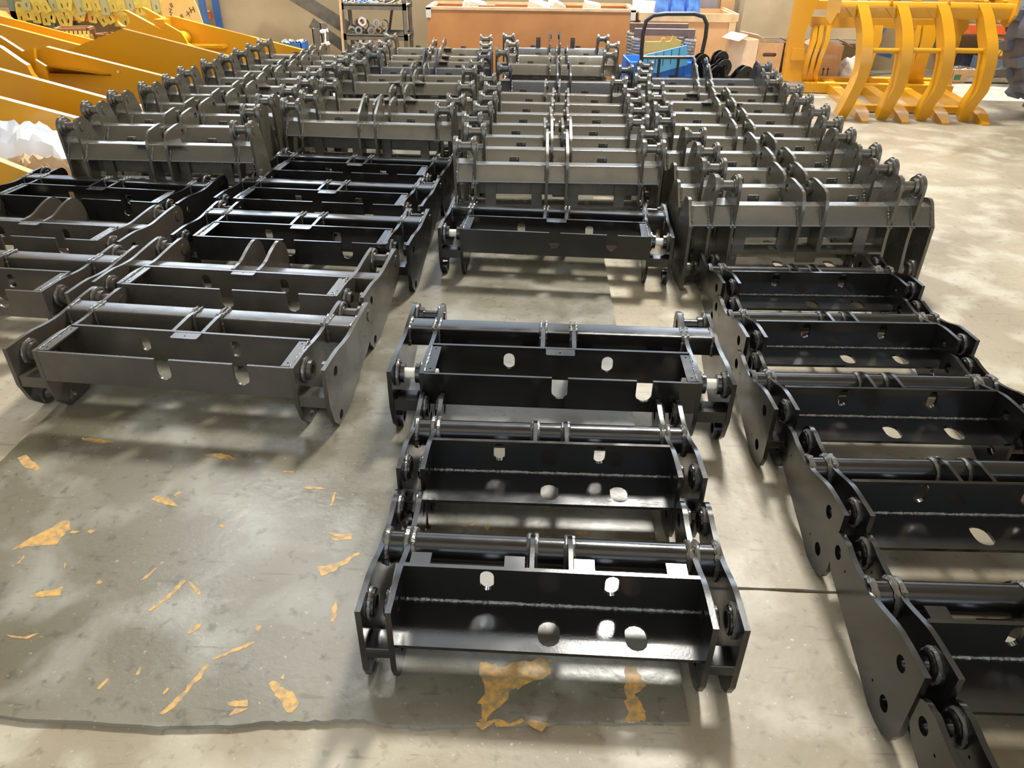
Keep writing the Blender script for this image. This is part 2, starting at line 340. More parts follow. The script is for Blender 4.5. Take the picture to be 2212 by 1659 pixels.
def coupler_parts(kind, paint):
    """the parts of one coupler: (name, mesh, material or None for the paint, index of the parent part or None)"""
    key = (kind,)
    up_ = kind[0] == 'U'
    P = []
    xf = (lambda x, y, z: (x, .30 - z, y + .055)) if up_ else None
    def put(name, mb, m=None, par=None, ang=32):
        P.append((name, mb.mesh(name, None, xf=xf, ang=ang), m, par)); return len(P) - 1
    def mirror(fn):
        for s in (-1, 1): fn(s)
    if kind in ('F', 'FP'):
        a, b, t = .456, .385, .0143
        for s in (-1, 1):
            for q in (a, b):
                x = s * q - (t if s > 0 else 0)
                i = put('side_plate', MB().prism(F_SIDE, [circ(.452, .184, .0205), circ(.064, .221, .0205), circ(.063, .077, .0205), circ(.391, .174, .004, 8), circ(.129, .074, .004, 8)], t, YZ(x)))
            xo = s * (a - t); xi = s * b
            for (y, z, r) in ((.452, .184, .036), (.064, .221, .036)):
                for xx, d in ((xo, -s), (xi, s)):
                    i = put('bush', MB().lathe((xx, y, z), (d, 0, 0), [(0, .0205), (0, r), (.014, r), (.017, r - .004), (.017, .0205)], 22))
                    put('weld_bead', wring(MB(), (xx + d * .003, y, z), (1, 0, 0), r + .002, .005, seed=len(P)), WELD_B, i)
            put('bush', MB().lathe((xo, .063, .077), (-s, 0, 0), [(0, .0205), (0, .033), (.012, .033), (.012, .0205)], 20))
            put('spacer_block', MB().prism(rounded([(-.018, .118), (.045, .118), (.045, .152), (-.018, .152)], .004), [], (a - t - b) , YZ(s * b if s > 0 else -(a - t))))
            for xx in (s * (a - t - .002), s * (b - t - .002) , s * (b + .002)):
                put('weld_bead', wring(MB(), (xx, .285, .195), (1, 0, 0), .046, .007, 34, seed=len(P)), WELD_B)
        put('cross_tube', MB().tube([(-(a - t), .285, .195), (a - t, .285, .195)], .044, 28))
        wd = 2 * (b - t)
        XZ = lambda u, v, w_: (u, .143 + w_, v)
        put('web_plate', MB().prism([(-wd / 2, .150), (wd / 2, .150), (wd / 2, .270), (-wd / 2, .270)], [slot(-.16, .23, .0175, .034), slot(.155, .23, .0175, .034)], .012, XZ))
        put('shelf_plate', MB().prism([(-wd / 2, -.003), (wd / 2, -.003), (wd / 2, .155), (-wd / 2, .155)], [slot(0, .056, .027, .042), slot(.215, .056, .027, .042)], .010, lambda u, v, w_: (u, v, .141 + w_)))
        wl = MB(); wline(wl, (-wd / 2, .142, .153), (wd / 2, .142, .153), .0056, 120, 5); put('weld_bead', wl, WELD_B)
        for x in (-.054, .045):
            put('ear_plate', MB().prism(EAR_F, [circ(.385, .055, .02)], .012, YZ(x)))
            for dx in (-.003, .015): put('weld_bead', wring(MB(), (x + dx, .285, .195), (1, 0, 0), .0455, .0055, 30, seed=len(P)), WELD_B)
        if paint == 'pads':
            pass
        if kind == 'FP':
            for x in (-.332, -.092, .085, .318): put('pad_plate', MB().box2((x - .026, .155, .225), (x + .026, .199, .264)))
    else:
        D = kind.startswith('UD'); t = .016
        gap = .116
        a = .612; b = a - gap; wx = b - .016
        bt = (.300, .385) if not up_ else (.31, .39)     # beam, front and back
        zb = (.212, .292)
        low = kind == 'MH'
        if low: bt = (.205, .28); zb = (.195, .27)
        plates = []
        for s in (-1, 1):
            holes = [circ(.495, .245, .0262, 18), circ(.045, .238, .021), circ(.045, .046, .021), circ(.41, .19, .004, 8)]
            if D:
                o = .63; q1, q2 = .527, .411
                lst = [(o, M_OUT, holes[1:3]), (q1, M_SIDE, holes), (q2, M_SIDE, holes)]; pa, pb = q1, q2
            else:
                lst = [(a, M_SIDE, holes), (b, M_SIDE, holes)]; pa, pb = a, b
            for q, ol, hs in lst:
                x = s * q - (t if s > 0 else 0)
                put('side_plate', MB().prism(ol, hs, t, YZ(x)))
                if not low:
                    wl = MB()
                    for dx in ((-.002,) if q == lst[0][0] and s > 0 else (t + .002,) if q == lst[0][0] else (-.002, t + .002)):
                        wline(wl, (x + dx, bt[0] - (.014 if up_ else 0), zb[0]), (x + dx, bt[0] - (.014 if up_ else 0), zb[1]), .006, 12, len(P)); wline(wl, (x + dx, bt[0], zb[1] + (.006 if up_ else 0)), (x + dx, bt[1], .243 if up_ else zb[1]), .006, 12, len(P) + 1)
                    put('weld_bead', wl, WELD_B)
            xo = s * (pa - t); xi = s * pb
            # hook pin with its stepped bushes
            put('hook_pin', MB().tube([(s * (pb - t - .004), .495, .245), (s * (pa + .003), .495, .245)], .026, 20))
            for xx, d, r, l in ((xo, -s, .043, .030), (xi, s, .040, .014)):
                i = put('bush', MB().lathe((xx, .495, .245), (d, 0, 0), [(0, .026), (0, r + .006), (l * .4, r + .004), (l * .45, r - .004), (l, r - .006), (l, .026)], 22))
                put('weld_bead', wring(MB(), (xx + d * .004, .495, .245), (1, 0, 0), r + .006, .006, seed=len(P)), WELD_B, i)
            # bushes of the locking pin and foot
            for xx, d in ((s * (a - t), -s), (s * b, s)) if not D else ((s * (.63 - t), -s), (s * .527, s)):
                i = put('bush', MB().lathe((xx, .045, .238), (d, 0, 0), [(0, .021), (0, .043), (.014, .043), (.016, .036), (.030, .036), (.030, .021)], 22))
                put('weld_bead', wring(MB(), (xx + d * .005, .045, .238), (1, 0, 0), .043, .006, seed=len(P)), WELD_B, i)
            fo = .63 if D else a
            put('bush', MB().lathe((s * (fo - t), .045, .046), (-s, 0, 0), [(0, .021), (0, .038), (.014, .038), (.014, .021)], 20))
            x0, x1 = sorted((s * (fo - t), s * ((.527 if D else b))))
            put('spacer_block', MB().prism([(-.05, .135), (.02, .135), (.02, .180), (-.05, .180)], [], x1 - x0, YZ(x0)))
            if kind in ('MP',):
                pw = MB().tube([(s * (a - t), .045, .238), (s * (b - .052), .045, .238)], .020, 20); put('lock_pin', pw, WHITE)
            # closed box end of the beam between the two side plates
            x0, x1 = sorted((s * (pa - t), s * pb)); h = .012
            if not low: put('beam_end_cap', MB().box2((x0, bt[1] - .006, zb[0] + .001), (x1, bt[1] + .002, zb[1] - .001)) if not up_ else MB().box2((x0, .386, .12), (x1, .394, .238)))
        bw = (.63 if D else a) - t
        y0, y1 = bt; z0, z1 = zb; h = .009
        if low or not up_:
            put('cross_beam', MB().prism(rounded([(y0, z0), (y1, z0), (y1, z1), (y0, z1)], .009, 3), [], 2 * bw, YZ(-bw)))
        else:
            put('cross_beam', MB().prism(rounded([(.392, .175), (.392, .241), (.303, .298), (.296, .290), (.296, .185), (.305, .185), (.305, .285), (.383, .235), (.383, .175)], [0, .008, .008, .004, 0, 0, 0, 0, 0], 3), [], 2 * bw, YZ(-bw)))
        wx_ = (.411 - t) if D else wx
        wy = .155
        if low: wy = .140
        ws = .19 if not D else .16
        put('web_plate', MB().prism([(-wx_, .165), (wx_, .165), (wx_, .300), (-wx_, .300)], [slot(-ws, .240, .021, .034), slot(ws - .01, .240, .021, .034)], .012, lambda u, v, w_: (u, wy + w_, v)))
        us = .296
        fp = [(-wx_, .172), (wx_, .172), (wx_, .298), (us + .028, .298)] + arc(us, .241, .028, 0, -180, 8) + [(us - .028, .298), (.028, .298)] + arc(0, .241, .028, 0, -180, 8) + [(-.028, .298), (-wx_, .298)]
        put('front_plate', MB().prism(fp, [], .010, lambda u, v, w_: (u, -.054 + w_, v)))
        put('mounting_tab', MB().prism(rounded([(-.052, .108), (.055, .108), (.055, .155), (-.052, .155)], [.01, .01, 0, 0]), [circ(0, .128, .004, 8)], .006, lambda u, v, w_: (u, v, .293 + w_)))
        for s in (-1, 1):
            u0, u1 = sorted((s * wx_, s * (wx_ - .036)))
            put('corner_bracket', MB().prism([(u0, -.040), (u1, -.036), (u1, .148), (u0, .148)], [circ((u0 + u1) / 2, .13, .004, 8), circ((u0 + u1) / 2, -.015, .004, 8)], .006, lambda u, v, w_: (u, v, .291 + w_)))
            wl = MB(); wline(wl, (s * wx_, -.04, .298), (s * wx_, .15, .298), .004, 26, 3 + s); put('weld_bead', wl, WELD_B)
        ear = {'L': EAR_L, 'P': EAR_L, 'H': EAR_H, 'J': EAR_J, 'T': EAR_T, 'G': EAR_J}[kind[-1]]
        hole = circ(.425, .05, .024) if kind[-1] != 'T' else circ(.505, .055, .024)
        for x in (-.073, .045):
            put('ear_plate', MB().prism(ear, [hole], .016, YZ(x)))
            if not low:
                wl = MB()
                for dx in (-.002, .018): wline(wl, (x + dx, bt[0], zb[0]), (x + dx, bt[0], zb[1] + .002), .006, 12, len(P)); wline(wl, (x + dx, bt[0], zb[1] + .006), (x + dx, bt[1], .243 if up_ else zb[1] + .002), .006, 12, len(P) + 1)
                put('weld_bead', wl, WELD_B)
            hc = (.425, .05) if kind[-1] != 'T' else (.505, .055)
            if up_: put('bush', MB().lathe((x + (.016 if x < 0 else 0), *hc), (1 if x < 0 else -1, 0, 0), [(0, .024), (0, .04), (.012, .04), (.012, .024)], 20))
        if kind[-1] == 'G':
            for x, sg in ((-.073, -1), (.061, 1)):
                put('gusset', MB().prism([(0, .30), (0, .12), (.10, .30)], [], .008, lambda u, v, w_, x=x, sg=sg: (x + sg * u, .392 + w_, .5 - v - .1 if False else (v - .0) * 1.0 - .02)))
        if up_: put('back_plate', MB().prism([(-wx_, .20), (wx_, .20), (wx_, .30), (-wx_, .30)], [], .008, lambda u, v, w_: (u, v, .176 + w_)))
        for x in (-.40, -.12, .10, .38):
            xx = x * (wx_ / .48); put('pad_plate', MB().box2((xx - .032, wy + .012, .196), (xx + .032, bt[0] + .004, .206)))
        if up_:
            for x in (-.26, .27): put('bracket_tab', MB().prism(rounded([(x - .03, .36), (x + .03, .36), (x + .03, .403), (x - .03, .403)], [0, 0, .006, .006]), [circ(x + .018, .393, .004, 8)], .005, lambda u, v, w_: (u, v, .10 + w_)))
        if kind.startswith('UB'):
            for x in (-.2, .2): put('bracket_tab', MB().prism(rounded([(x - .026, .36), (x + .026, .36), (x + .026, .50), (x - .026, .50)], [0, 0, .006, .006]), [circ(x - .012, .48, .004, 8), circ(x + .012, .48, .004, 8)], .005, lambda u, v, w_: (u, v, .20 + w_)))
    return P
PARTS = {}
def coupler(name, kind, paint, x, y, rot, label, group, dy=0.0):
    k = (kind)
    if k not in PARTS: PARTS[k] = coupler_parts(kind, None)
    root = thing(name, label, 'coupler', (x, y, 0), radians(rot), group)
    made = []
    for i, (pn, me, m, par) in enumerate(PARTS[k]):
        if not me.materials: me.materials.append(m or paint)
        o = bpy.data.objects.new(pn, me); COL.objects.link(o)
        o.parent = made[par] if par is not None else root
        o.material_slots[0].link = 'OBJECT'; o.material_slots[0].material = m or paint
        made.append(o)
    return root
ORD = ['nearest', 'second', 'third', 'fourth', 'fifth', 'sixth', 'seventh', 'eighth', 'ninth', 'tenth', 'eleventh', 'twelfth']
FL = 'flat-lying round-tube couplers'
coupler('loader_coupler', 'FP', BLACK, .058, 1.167, -.83, 'glossy black round-tube coupler frame lying nearest the camera in the middle row', FL)
coupler('loader_coupler', 'F', BLACK, .063, 1.707, -.04, 'glossy black round-tube coupler frame lying just behind the nearest one in the middle row', FL)
R6 = [(1.3127, 1.055, .39), (1.318, 1.573, 1.1), (1.2645, 2.088, .8), (1.290, 2.604, 1.3), (1.3024, 3.12, 1.35)]
q = ['nearest but one', 'third', 'fourth', 'fifth', 'sixth and farthest']
for i, (x, y, r) in enumerate(R6):
    coupler('loader_coupler', 'F' if i else 'FP', BLACK, x, y, r, 'black round-tube coupler frame lying in the right-hand row, %s from the camera' % q[i], FL)
coupler('loader_coupler', 'F', BLACK, 1.318, .535, 0, 'black round-tube coupler frame cut by the bottom right corner of the photo', FL)
FM = 'flat-lying box-beam couplers'
SH = .022
coupler('loader_coupler', 'MP', BLACK, .098, 2.248, -1.03, 'black box-beam coupler lying in the middle row with cream pins, third from the camera', FM)
coupler('loader_coupler', 'MP', BLACK, .098, 3.69, -3.2, 'black box-beam coupler with cream pins lying alone before the upright middle row', FM)
Lr = [('ML', BROWN, -1.339, 2.30, -4.2, 'brown-grey box-beam coupler lying at the front of the left row'), ('MH', BROWN, -1.328, 2.905, -4.3, 'brown-grey coupler with high rounded ears lying second in the left row'),
      ('ML', BLACK, -1.235, 3.505, -3.2, 'black box-beam coupler lying third in the left row'), ('ML', BLACK, -1.25, 4.105, -3.6, 'black box-beam coupler lying fourth in the left row'),
      ('ML', BLACK, -1.215, 4.70, -3.2, 'black box-beam coupler lying fifth in the left row, against the upright ones')]
for k, p, x, y, r, l in Lr: coupler('loader_coupler', k, p, x, y, r, l, FM)
for k, p, x, y, r, l in [('ML', BROWN, -2.585, 2.87, -4, 'brown-grey coupler lying nearest at the left edge of the photo, cut off'), ('MH', BROWN, -2.66, 3.475, -4.5, 'brown-grey coupler with high rounded ears lying second at the left edge'),
                         ('MP', BLACK, -2.625, 4.075, -5.0, 'black coupler with cream pin lying third at the left edge, before the upright row')]:
    coupler('loader_coupler', k, p, x, y, r, l, FM)
def upright(tab, group, fmt, name='loader_coupler'):
    for i, (kind, paint, x, y, r) in enumerate(tab):
        a = radians(r)      # the listed point lies 0.245 in front of the pins
        coupler(name, kind, paint, x - .19 * sin(a), y + .19 * cos(a), r, fmt % ORD[i], group)
Em = [('UG', GREY, -2.389, 4.41, -.35), ('UJ', GREY, -2.50, 4.90, 0), ('UJ', GREY, -2.524, 5.27, -1.6), ('UG', GREY, -2.46, 5.64, 0), ('UJ', GREY, -2.43, 6.0, 0.5),
      ('UG', GREY, -2.465, 6.40, 2.0), ('UJ', GREY, -2.44, 6.80, .5), ('UJ', GREY, -2.42, 7.17, .6), ('UJ', GREY, -2.41, 7.53, .4), ('UJ', GREY, -2.41, 7.89, 0), ('UJ', GREY, -2.42, 8.26, .5)]
upright(Em, 'upright couplers by the yellow booms', 'grey upright coupler frame, %s from the front in the row beside the yellow booms')
Gm = [('UT', GREY, -1.215, 5.10, -2.6), ('UJ', GREY, -1.165, 5.41, -1.6), ('UG', GREY, -1.13, 5.93, 1.0), ('UG', GREY, -1.17, 6.70, 1.5), ('UJ', GREY, -1.14, 7.09, 1.0),
      ('UT', DARKP, -1.10, 7.53, 0), ('UG', GREY, -1.11, 7.93, .5), ('UG', GREY, -1.14, 8.33, 0), ('UG', GREY, -1.18, 8.93, 0)]
upright(Gm, 'upright couplers left of the middle', 'grey upright coupler frame, %s from the front in the row before the steel shelf')
Hm = [('UT', GREY, .121, 4.115, 1.0), ('UT', GREY, .150, 4.475, .8), ('UJ', GREY, .106, 4.79, .8), ('UJ', GREY, .154, 5.151, 1.8), ('UJ', GREY, .161, 5.511, .6), ('UJ', GREY, .165, 5.901, -.8), ('UJ', GREY, .096, 6.302, -2.2),
      ('UT', DARKP, .223, 6.90, 1.5), ('UJ', GREY, .144, 7.869, -.8), ('UJ', GREY, .23, 8.5, .6), ('UBT', DARKP, .165, 9.10, 1.0)]
upright(Hm, 'upright couplers in the middle', 'upright coupler frame, %s from the front in the middle row before the long crate')
Jm = [('UDJ', GREY, 1.413, 3.46, 3.2), ('UDJ', GREY, 1.406, 3.77, 3.6), ('UDJ', GREY, 1.433, 4.10, 2.6), ('UDJ', GREY, 1.429, 4.48, 3.0), ('UJ', GREY, 1.375, 4.859, 0), ('UJ', GREY, 1.412, 5.234, .1), ('UJ', GREY, 1.418, 5.633, -.3),
      ('UG', GREY, 1.464, 6.05, -.7), ('UG', GREY, 1.40, 6.42, -.9), ('UT', GREY, 1.463, 6.78, .6), ('UT', DARKP, 1.522, 7.17, 1.5)]
upright(Jm, 'upright couplers before the yellow grapple', 'upright coupler frame, %s from the front in the right row before the grapple')

#BACKGROUND
# ------------------------------------------------------------------ yellow booms on the left
def slab_y(mb, P, Y, t, holes=()):
    "a plate standing upright across the hall at depth Y, t thick, its outline given as (x, z)"
    return mb.prism(P, list(holes), t, lambda u, v, w: (u, Y + w, v))
def px_plate(P, Y): return [(at(x, y, Y).x, at(x, y, Y).z) for x, y in P]
def boom(label, Y, P, t=.055, gap=.0, extra=None):
    Q = px_plate(P, Y); Q = [(x, max(z, .012)) for x, z in Q]
    bx = sum(p[0] for p in Q) / len(Q)
    root = thing('loader_boom', label, 'boom', (bx, Y, 0), 0, 'yellow loader booms')
    L = [(x - bx, z) for x, z in Q]
    MB().prism(L, [], t, lambda u, v, w: (u, w, v)).obj('side_plate', YEL, root)
    if gap:
        MB().prism(L, [], t * .6, lambda u, v, w: (u, w + gap, v)).obj('side_plate', YEL, root)
        zs = [z for _, z in L]; zm = (min(zs) + max(zs)) / 2; xs = [x for x, _ in L]
        MB().tube([(min(xs) + .7 * (max(xs) - min(xs)), .01, zm * .8), (min(xs) + .7 * (max(xs) - min(xs)), gap + t * .6, zm * .8)], .06, 18).obj('cross_tube', YEL, root)
    return root, bx
r, bx = boom('lowest yellow loader boom at the left edge, showing only its sloping top edge', 4.62, [(-70, 322), (64, 374), (50, 420), (-70, 420)])
r, bx = boom('yellow loader boom standing just behind the white plastic sheet', 5.75, [(-70, 194), (192, 263), (206, 300), (196, 330), (-70, 330)])
r, bx = boom('broad yellow boom plate behind the nearest upright coupler, its top edge glowing white', 6.25, [(-70, 132), (268, 223), (276, 262), (-70, 262)])
r, bx = boom('yellow boom with a tapering welded rib, left of the couplers', 7.1, [(62, 118), (98, 101), (385, 173), (378, 225), (-70, 225), (-70, 150), (40, 135)])
# tapering rib and bracket on that boom
a = at(78, 132, 6.95); 
def lp(px, py, Y, yr=7.1): p = at(px, py, Y); return (p.x - bx, p.y - yr, p.z)
rib = MB(); p0, p1, p2, p3 = lp(100, 143, 6.86), lp(240, 161, 7.09), lp(104, 158, 6.86), lp(240, 164, 7.09)
q0, q1 = lp(100, 143, 7.11), lp(104, 158, 7.11)
rib.add([p0, p1, p3, p2, q0, q1], [(0, 1, 3, 2)[::1], (0, 4, 1), (2, 3, 5), (0, 2, 5, 4)]); rib.obj('welded_rib', YEL, r)
br = MB(); A = [lp(76, 129, 6.86), lp(98, 143, 6.86), lp(106, 176, 6.86), lp(80, 176, 6.86)]; B = [(x, y + .03, z) for x, y, z in A]
br.add(A + B, [(0, 1, 2, 3), (7, 6, 5, 4), (0, 4, 5, 1), (1, 5, 6, 2), (2, 6, 7, 3), (3, 7, 4, 0)]); br.obj('bracket_plate', YEL, r)
MB().tube([lp(255, 155, 7.08), lp(255, 155, 7.11)], .012, 12).obj('bolt_head', YEL, r)
r, bx = boom('yellow boom bracket with two slanting arms at the left edge', 6.75, [(-60, 78), (0, 102), (46, 134), (58, 141), (66, 158), (78, 172), (80, 200), (-60, 200)])
pp = px_plate([(-40, 62), (0, 80), (48, 111), (50, 135), (46, 131), (0, 100), (-40, 84)], 7.0)
MB().prism([(x - bx, z) for x, z in pp], [], .04, lambda u, v, w: (u, .25 + w, v)).obj('slanting_arm', YEL, r)
MB().prism([(x - bx, z) for x, z in px_plate([(48, 111), (72, 104), (76, 135), (50, 140)], 7.0)], [], .04, lambda u, v, w: (u, .25 + w, v)).obj('end_plate', YEL, r)
r, bx = boom('yellow boom plate rising to a peak below the boom with the round eye', 7.75, [(264, 62), (492, 121), (505, 150), (500, 185), (-10, 185), (-10, 160), (140, 110)], .05)
r, bx = boom('bright yellow boom lying farthest left under the hanging plates', 8.35, [(-60, 38), (60, 69), (172, 98), (150, 122), (90, 140), (-60, 140)], .05, .35)
sh = px_plate([(-60, 76), (95, 98), (60, 104), (-60, 100)], 8.2)
# boom with the round eye
Y = 8.75; P = [(249, 47), (246, 38), (250, 28), (258, 23), (270, 22), (282, 28), (330, 54), (352, 66), (430, 108), (440, 130), (400, 128), (365, 87), (300, 70), (262, 60)]
root = thing('loader_boom', 'yellow boom with a round eye in its raised fork end, far left', 'boom', (at(420, 80, Y).x, Y, 0), 0, 'yellow loader booms'); ox = root.location.x
ho = at(265, 41, Y); hl = [(ho.x - ox + .075 * cos(2 * pi * k / 16), ho.z + .075 * sin(2 * pi * k / 16)) for k in range(16)]
L = [(x - ox, z) for x, z in px_plate(P, Y)]
MB().prism(L, [hl], .05, lambda u, v, w: (u, w, v)).obj('fork_plate', YEL, root)
MB().prism([(x + .02, z - .0) for x, z in L], [[(x + .02, z) for x, z in hl]], .05, lambda u, v, w: (u, w + .36, v)).obj('fork_plate', YEL, root)
L2 = [(x - ox, max(z, .01)) for x, z in px_plate([(345, 38), (360, 38), (400, 49), (682, 121), (700, 140), (660, 170), (520, 150), (420, 120), (380, 92), (350, 70)], Y + .05)]
MB().prism(L2, [], .05, lambda u, v, w: (u, w + .20, v)).obj('side_plate', YEL, root)
MB().box2((at(330, 47, Y).x - ox, .03, at(330, 47, Y).z - .06), (at(352, 47, Y).x - ox, .4, at(330, 47, Y).z + .02)).obj('stop_block', YEL, root)
e = at(385, 85, Y); MB().lathe((e.x - ox, -.02, e.z), (0, 1, 0), [(0, .03), (0, .07), (.2, .07), (.2, .03)], 18).obj('pin_boss', YEL, root)
MB().prism([(x - ox, z) for x, z in px_plate([(350, 52), (385, 72), (398, 92), (390, 110), (360, 88), (340, 66)], Y - .12)], [], .03, lambda u, v, w: (u, w - .05, v)).obj('bracket_plate', YEL, root)
MB().box2((at(380, 90, Y).x - ox, .05, at(380, 92, Y).z - .03), (at(480, 113, Y).x - ox, .22, at(380, 92, Y).z - .06)).obj('flange', YEL, root)

# ------------------------------------------------------------------ crumpled wrapping
def crumple(name, label, cat, c, sx, sy, sz, m, seed, nx=26, ny=18, amp=.09, fold=5.0, gz=0.0):
    o3 = Vector((seed * 3.7, seed * 1.3, 0)); V = []; Fs = []
    def h(x, y):
        e = max(0.0, 1 - max(abs(x), abs(y)) ** 4); k = 0
        for s_, a_ in ((fold, 1), (fold * 2.1, .5), (fold * 4.3, .25)):
            n = noise.noise(Vector((x * s_ * .25, y * s_ * .6, 0)) + o3); k += a_ * (1 - 2.6 * abs(n))
        return max(0.0, sz * e * .72) + amp * k * (.35 + .65 * e)
    for t in (0, 1):
        for j in range(ny + 1):
            for i in range(nx + 1):
                x = 2 * i / nx - 1; y = 2 * j / ny - 1
                jx = noise.noise(Vector((x * 3, y * 3, 5)) + o3) * .14; jy = noise.noise(Vector((x * 3, y * 3, 9)) + o3) * .14
                z = max(.006, h(x, y)) if t == 0 else .002
                V.append(((x + jx) * sx / 2, (y + jy) * sy / 2, z + gz))
    N = (nx + 1) * (ny + 1)
    for j in range(ny):
        for i in range(nx):
            a = j * (nx + 1) + i; q = (a, a + 1, a + nx + 2, a + nx + 1); Fs += [q, tuple(N + k for k in reversed(q))]
    bnd = [i for i in range(nx + 1)] + [(j + 1) * (nx + 1) - 1 for j in range(1, ny + 1)] + [ny * (nx + 1) + i for i in reversed(range(nx))] + [j * (nx + 1) for j in reversed(range(1, ny))]
    for a, b in zip(bnd, bnd[1:] + bnd[:1]): Fs.append((a, b, b + N, a + N))
    mb = MB().add(V, Fs); o = mb.obj(name, m, ang=14); o.location = c; return tag(o, label, cat)
p = floor_at(-10, 300); crumple('plastic_sheet', 'crumpled white plastic sheet behind the brown paper at the left edge', 'plastic sheet', (at(22, 250, 5.42).x, 5.46, 0), .72, .36, .40, SHEET, 2, 18, 14, amp=.07, fold=6)
crumple('packing_paper', 'crumpled brown packing paper heaped beside the nearest upright coupler at left', 'paper', (at(40, 340, 4.98).x, 4.98, 0), 1.05, .48, .22, KRAFT, 5, 40, 22, amp=.075, fold=7)
o = MB().lathe((0, 0, 0), (0, 1, 0), [(0, .012), (0, .045), (.06, .05), (.14, .045), (.14, .012)], 18).obj('grey_roller', STEEL); o.location = (-3.66, 4.45, .06); tag(o, 'grey round roller end at the left edge beside the lowest boom', 'roller')

# ------------------------------------------------------------------ racks at the back left
def beam_box(name, P0, P1, h, d, m, par): return MB().box2((min(P0.x, P1.x), P0.y, P0.z - h / 2), (max(P0.x, P1.x), P0.y + d, P0.z + h / 2)).obj(name, m, par)
Y = 10.75
rk = thing('pallet_rack', 'blue and orange pallet rack hung with yellow plates at the back left', 'rack', (-6.0, Y, 0))
def loc(px, py, YY, o): p = at(px, py, YY); return Vector((p.x - o.location.x, p.y - o.location.y, p.z - o.location.z))
p = at(30, 31, Y); q = at(330, 38, Y); zb = .56
MB().box2((p.x + 6 - 1.2, 0, zb - .045), (q.x + 6 + .6, .05, zb + .045)).obj('rack_beam', ORANGE, rk)
MB().box2((p.x + 6 - 1.2, .45, zb - .045), (q.x + 6 + .6, .50, zb + .045)).obj('rack_beam', ORANGE, rk)
for px in (32, 108, 441):
    x = at(px, 40, Y).x + 6
    m = BLUE if px == 441 else mat('green_grey_post', (.16, .2, .17), .5)
    MB().box2((x - .04, .0, 0), (x + .04, .05, 1.3)).obj('rack_post', m, rk)
    MB().box2((x - .04, .45, 0), (x + .04, .50, 1.3)).obj('rack_post', m, rk)
MB().box2((p.x + 6 - 1.2, .0, zb + .045), (q.x + 6 + .6, .5, zb + .06)).obj('shelf_board', PINE, rk)
n = 0
def nth(i): return 'leftmost' if i == 1 else '%d%s from the left' % (i, {2: 'nd', 3: 'rd'}.get(i, 'th'))
def tagplate(x, z, tilt, y, m):
    global n
    ol = rounded([(-.055, -.13), (.055, -.13), (.055, .10), (.03, .13), (-.03, .13), (-.055, .10)], .018, 3)
    o = MB().prism(ol, [slot(0, -.07, .013, .028), circ(0, .085, .026, 12)], .008, lambda u, v, w: (u, -w, v)).obj('latch_plate', m)
    o.location = (x, y, z); o.rotation_euler = (radians(random.uniform(-8, 2)), radians(tilt), 0)
    n += 1; i = n if n <= 19 else n - 19
    tag(o, 'yellow latch plate, %s, in the %s hanging row of the orange rack' % (nth(i), 'lower' if n <= 19 else 'upper'), 'latch plate', 'latch plates on the orange rack')
rr = random.Random(11)
for i in range(19):
    px = 40 + i * 17.2; p = at(px, 14, Y - .02); tagplate(p.x, .60 + rr.uniform(-.03, .05), rr.uniform(-30, 30) if i < 12 else rr.uniform(-5, 5), Y - .012 - (i % 3) * .011, YEL2)
for i in range(17):
    px = 60 + i * 18.5; p = at(px, 0, Y - .02); tagplate(p.x, .74 + rr.uniform(-.02, .04), rr.uniform(-25, 25) if i < 9 else rr.uniform(-4, 4), Y - .05 - (i % 3) * .011, YEL2 if i % 3 else mat('olive_plate', (.42, .40, .2), .4))
crumple('yellow_sack', 'yellow woven sack slumped at the far upper left corner', 'sack', (at(-5, 30, 10.4).x, 10.3, 0.0), .62, .4, .85, mat('yellow_sack_cloth', (.75, .55, .12), .8), 9, 14, 10, .04, 2)
# slatted baskets below
def basket(label, px, py, Y, w_, h_, d_, rz, m):
    p = at(px, py, Y); root = thing('slatted_basket', label, 'basket', (p.x, Y, 0), rz, 'slatted baskets')
    fr = MB()
    for x in (-w_ / 2, w_ / 2 - .03): fr.box2((x, 0, 0), (x + .03, .03, h_)); fr.box2((x, d_ - .03, 0), (x + .03, d_, h_))
    for z in (0, h_ - .03): fr.box2((-w_ / 2, 0, z), (w_ / 2, .03, z + .03)); fr.box2((-w_ / 2, d_ - .03, z), (w_ / 2, d_, z + .03)); fr.box2((-w_ / 2, 0, z), (-w_ / 2 + .03, d_, z + .03)); fr.box2((w_ / 2 - .03, 0, z), (w_ / 2, d_, z + .03))
    fr.obj('frame', mat('brown_basket_frame', (.22, .10, .04), .6), root)
    nsl = int(w_ / .06)
    for k in range(nsl):
        x = -w_ / 2 + .03 + k * (w_ - .06) / nsl
        P = [(x, .03), (min(x + .035, w_ / 2), .03), (min(x + .035 + .06, w_ / 2), h_ - .03), (min(x + .06, w_ / 2), h_ - .03)]
        MB().prism(P, [], .012, lambda u, v, w: (u, w - .004, v)).obj('slat', m, root)
    MB().box2((-w_ / 2 + .03, .03, .02), (w_ / 2 - .03, d_ - .03, h_ * .8)).obj('contents', m, root)
    return root
GOLD = mat('golden_slats', (.72, .45, .08), .6)
basket('golden slatted basket leaning below the orange rack, the largest of the group', 152, 62, 10.05, .42, .50, .3, .25, GOLD)
basket('low golden slatted basket lying left of the large leaning one', 92, 84, 9.75, .40, .26, .3, 0, GOLD)
basket('small brown slatted basket standing right of the large leaning one', 212, 68, 10.2, .22, .42, .25, -.4, mat('brown_slats', (.42, .22, .07), .6))
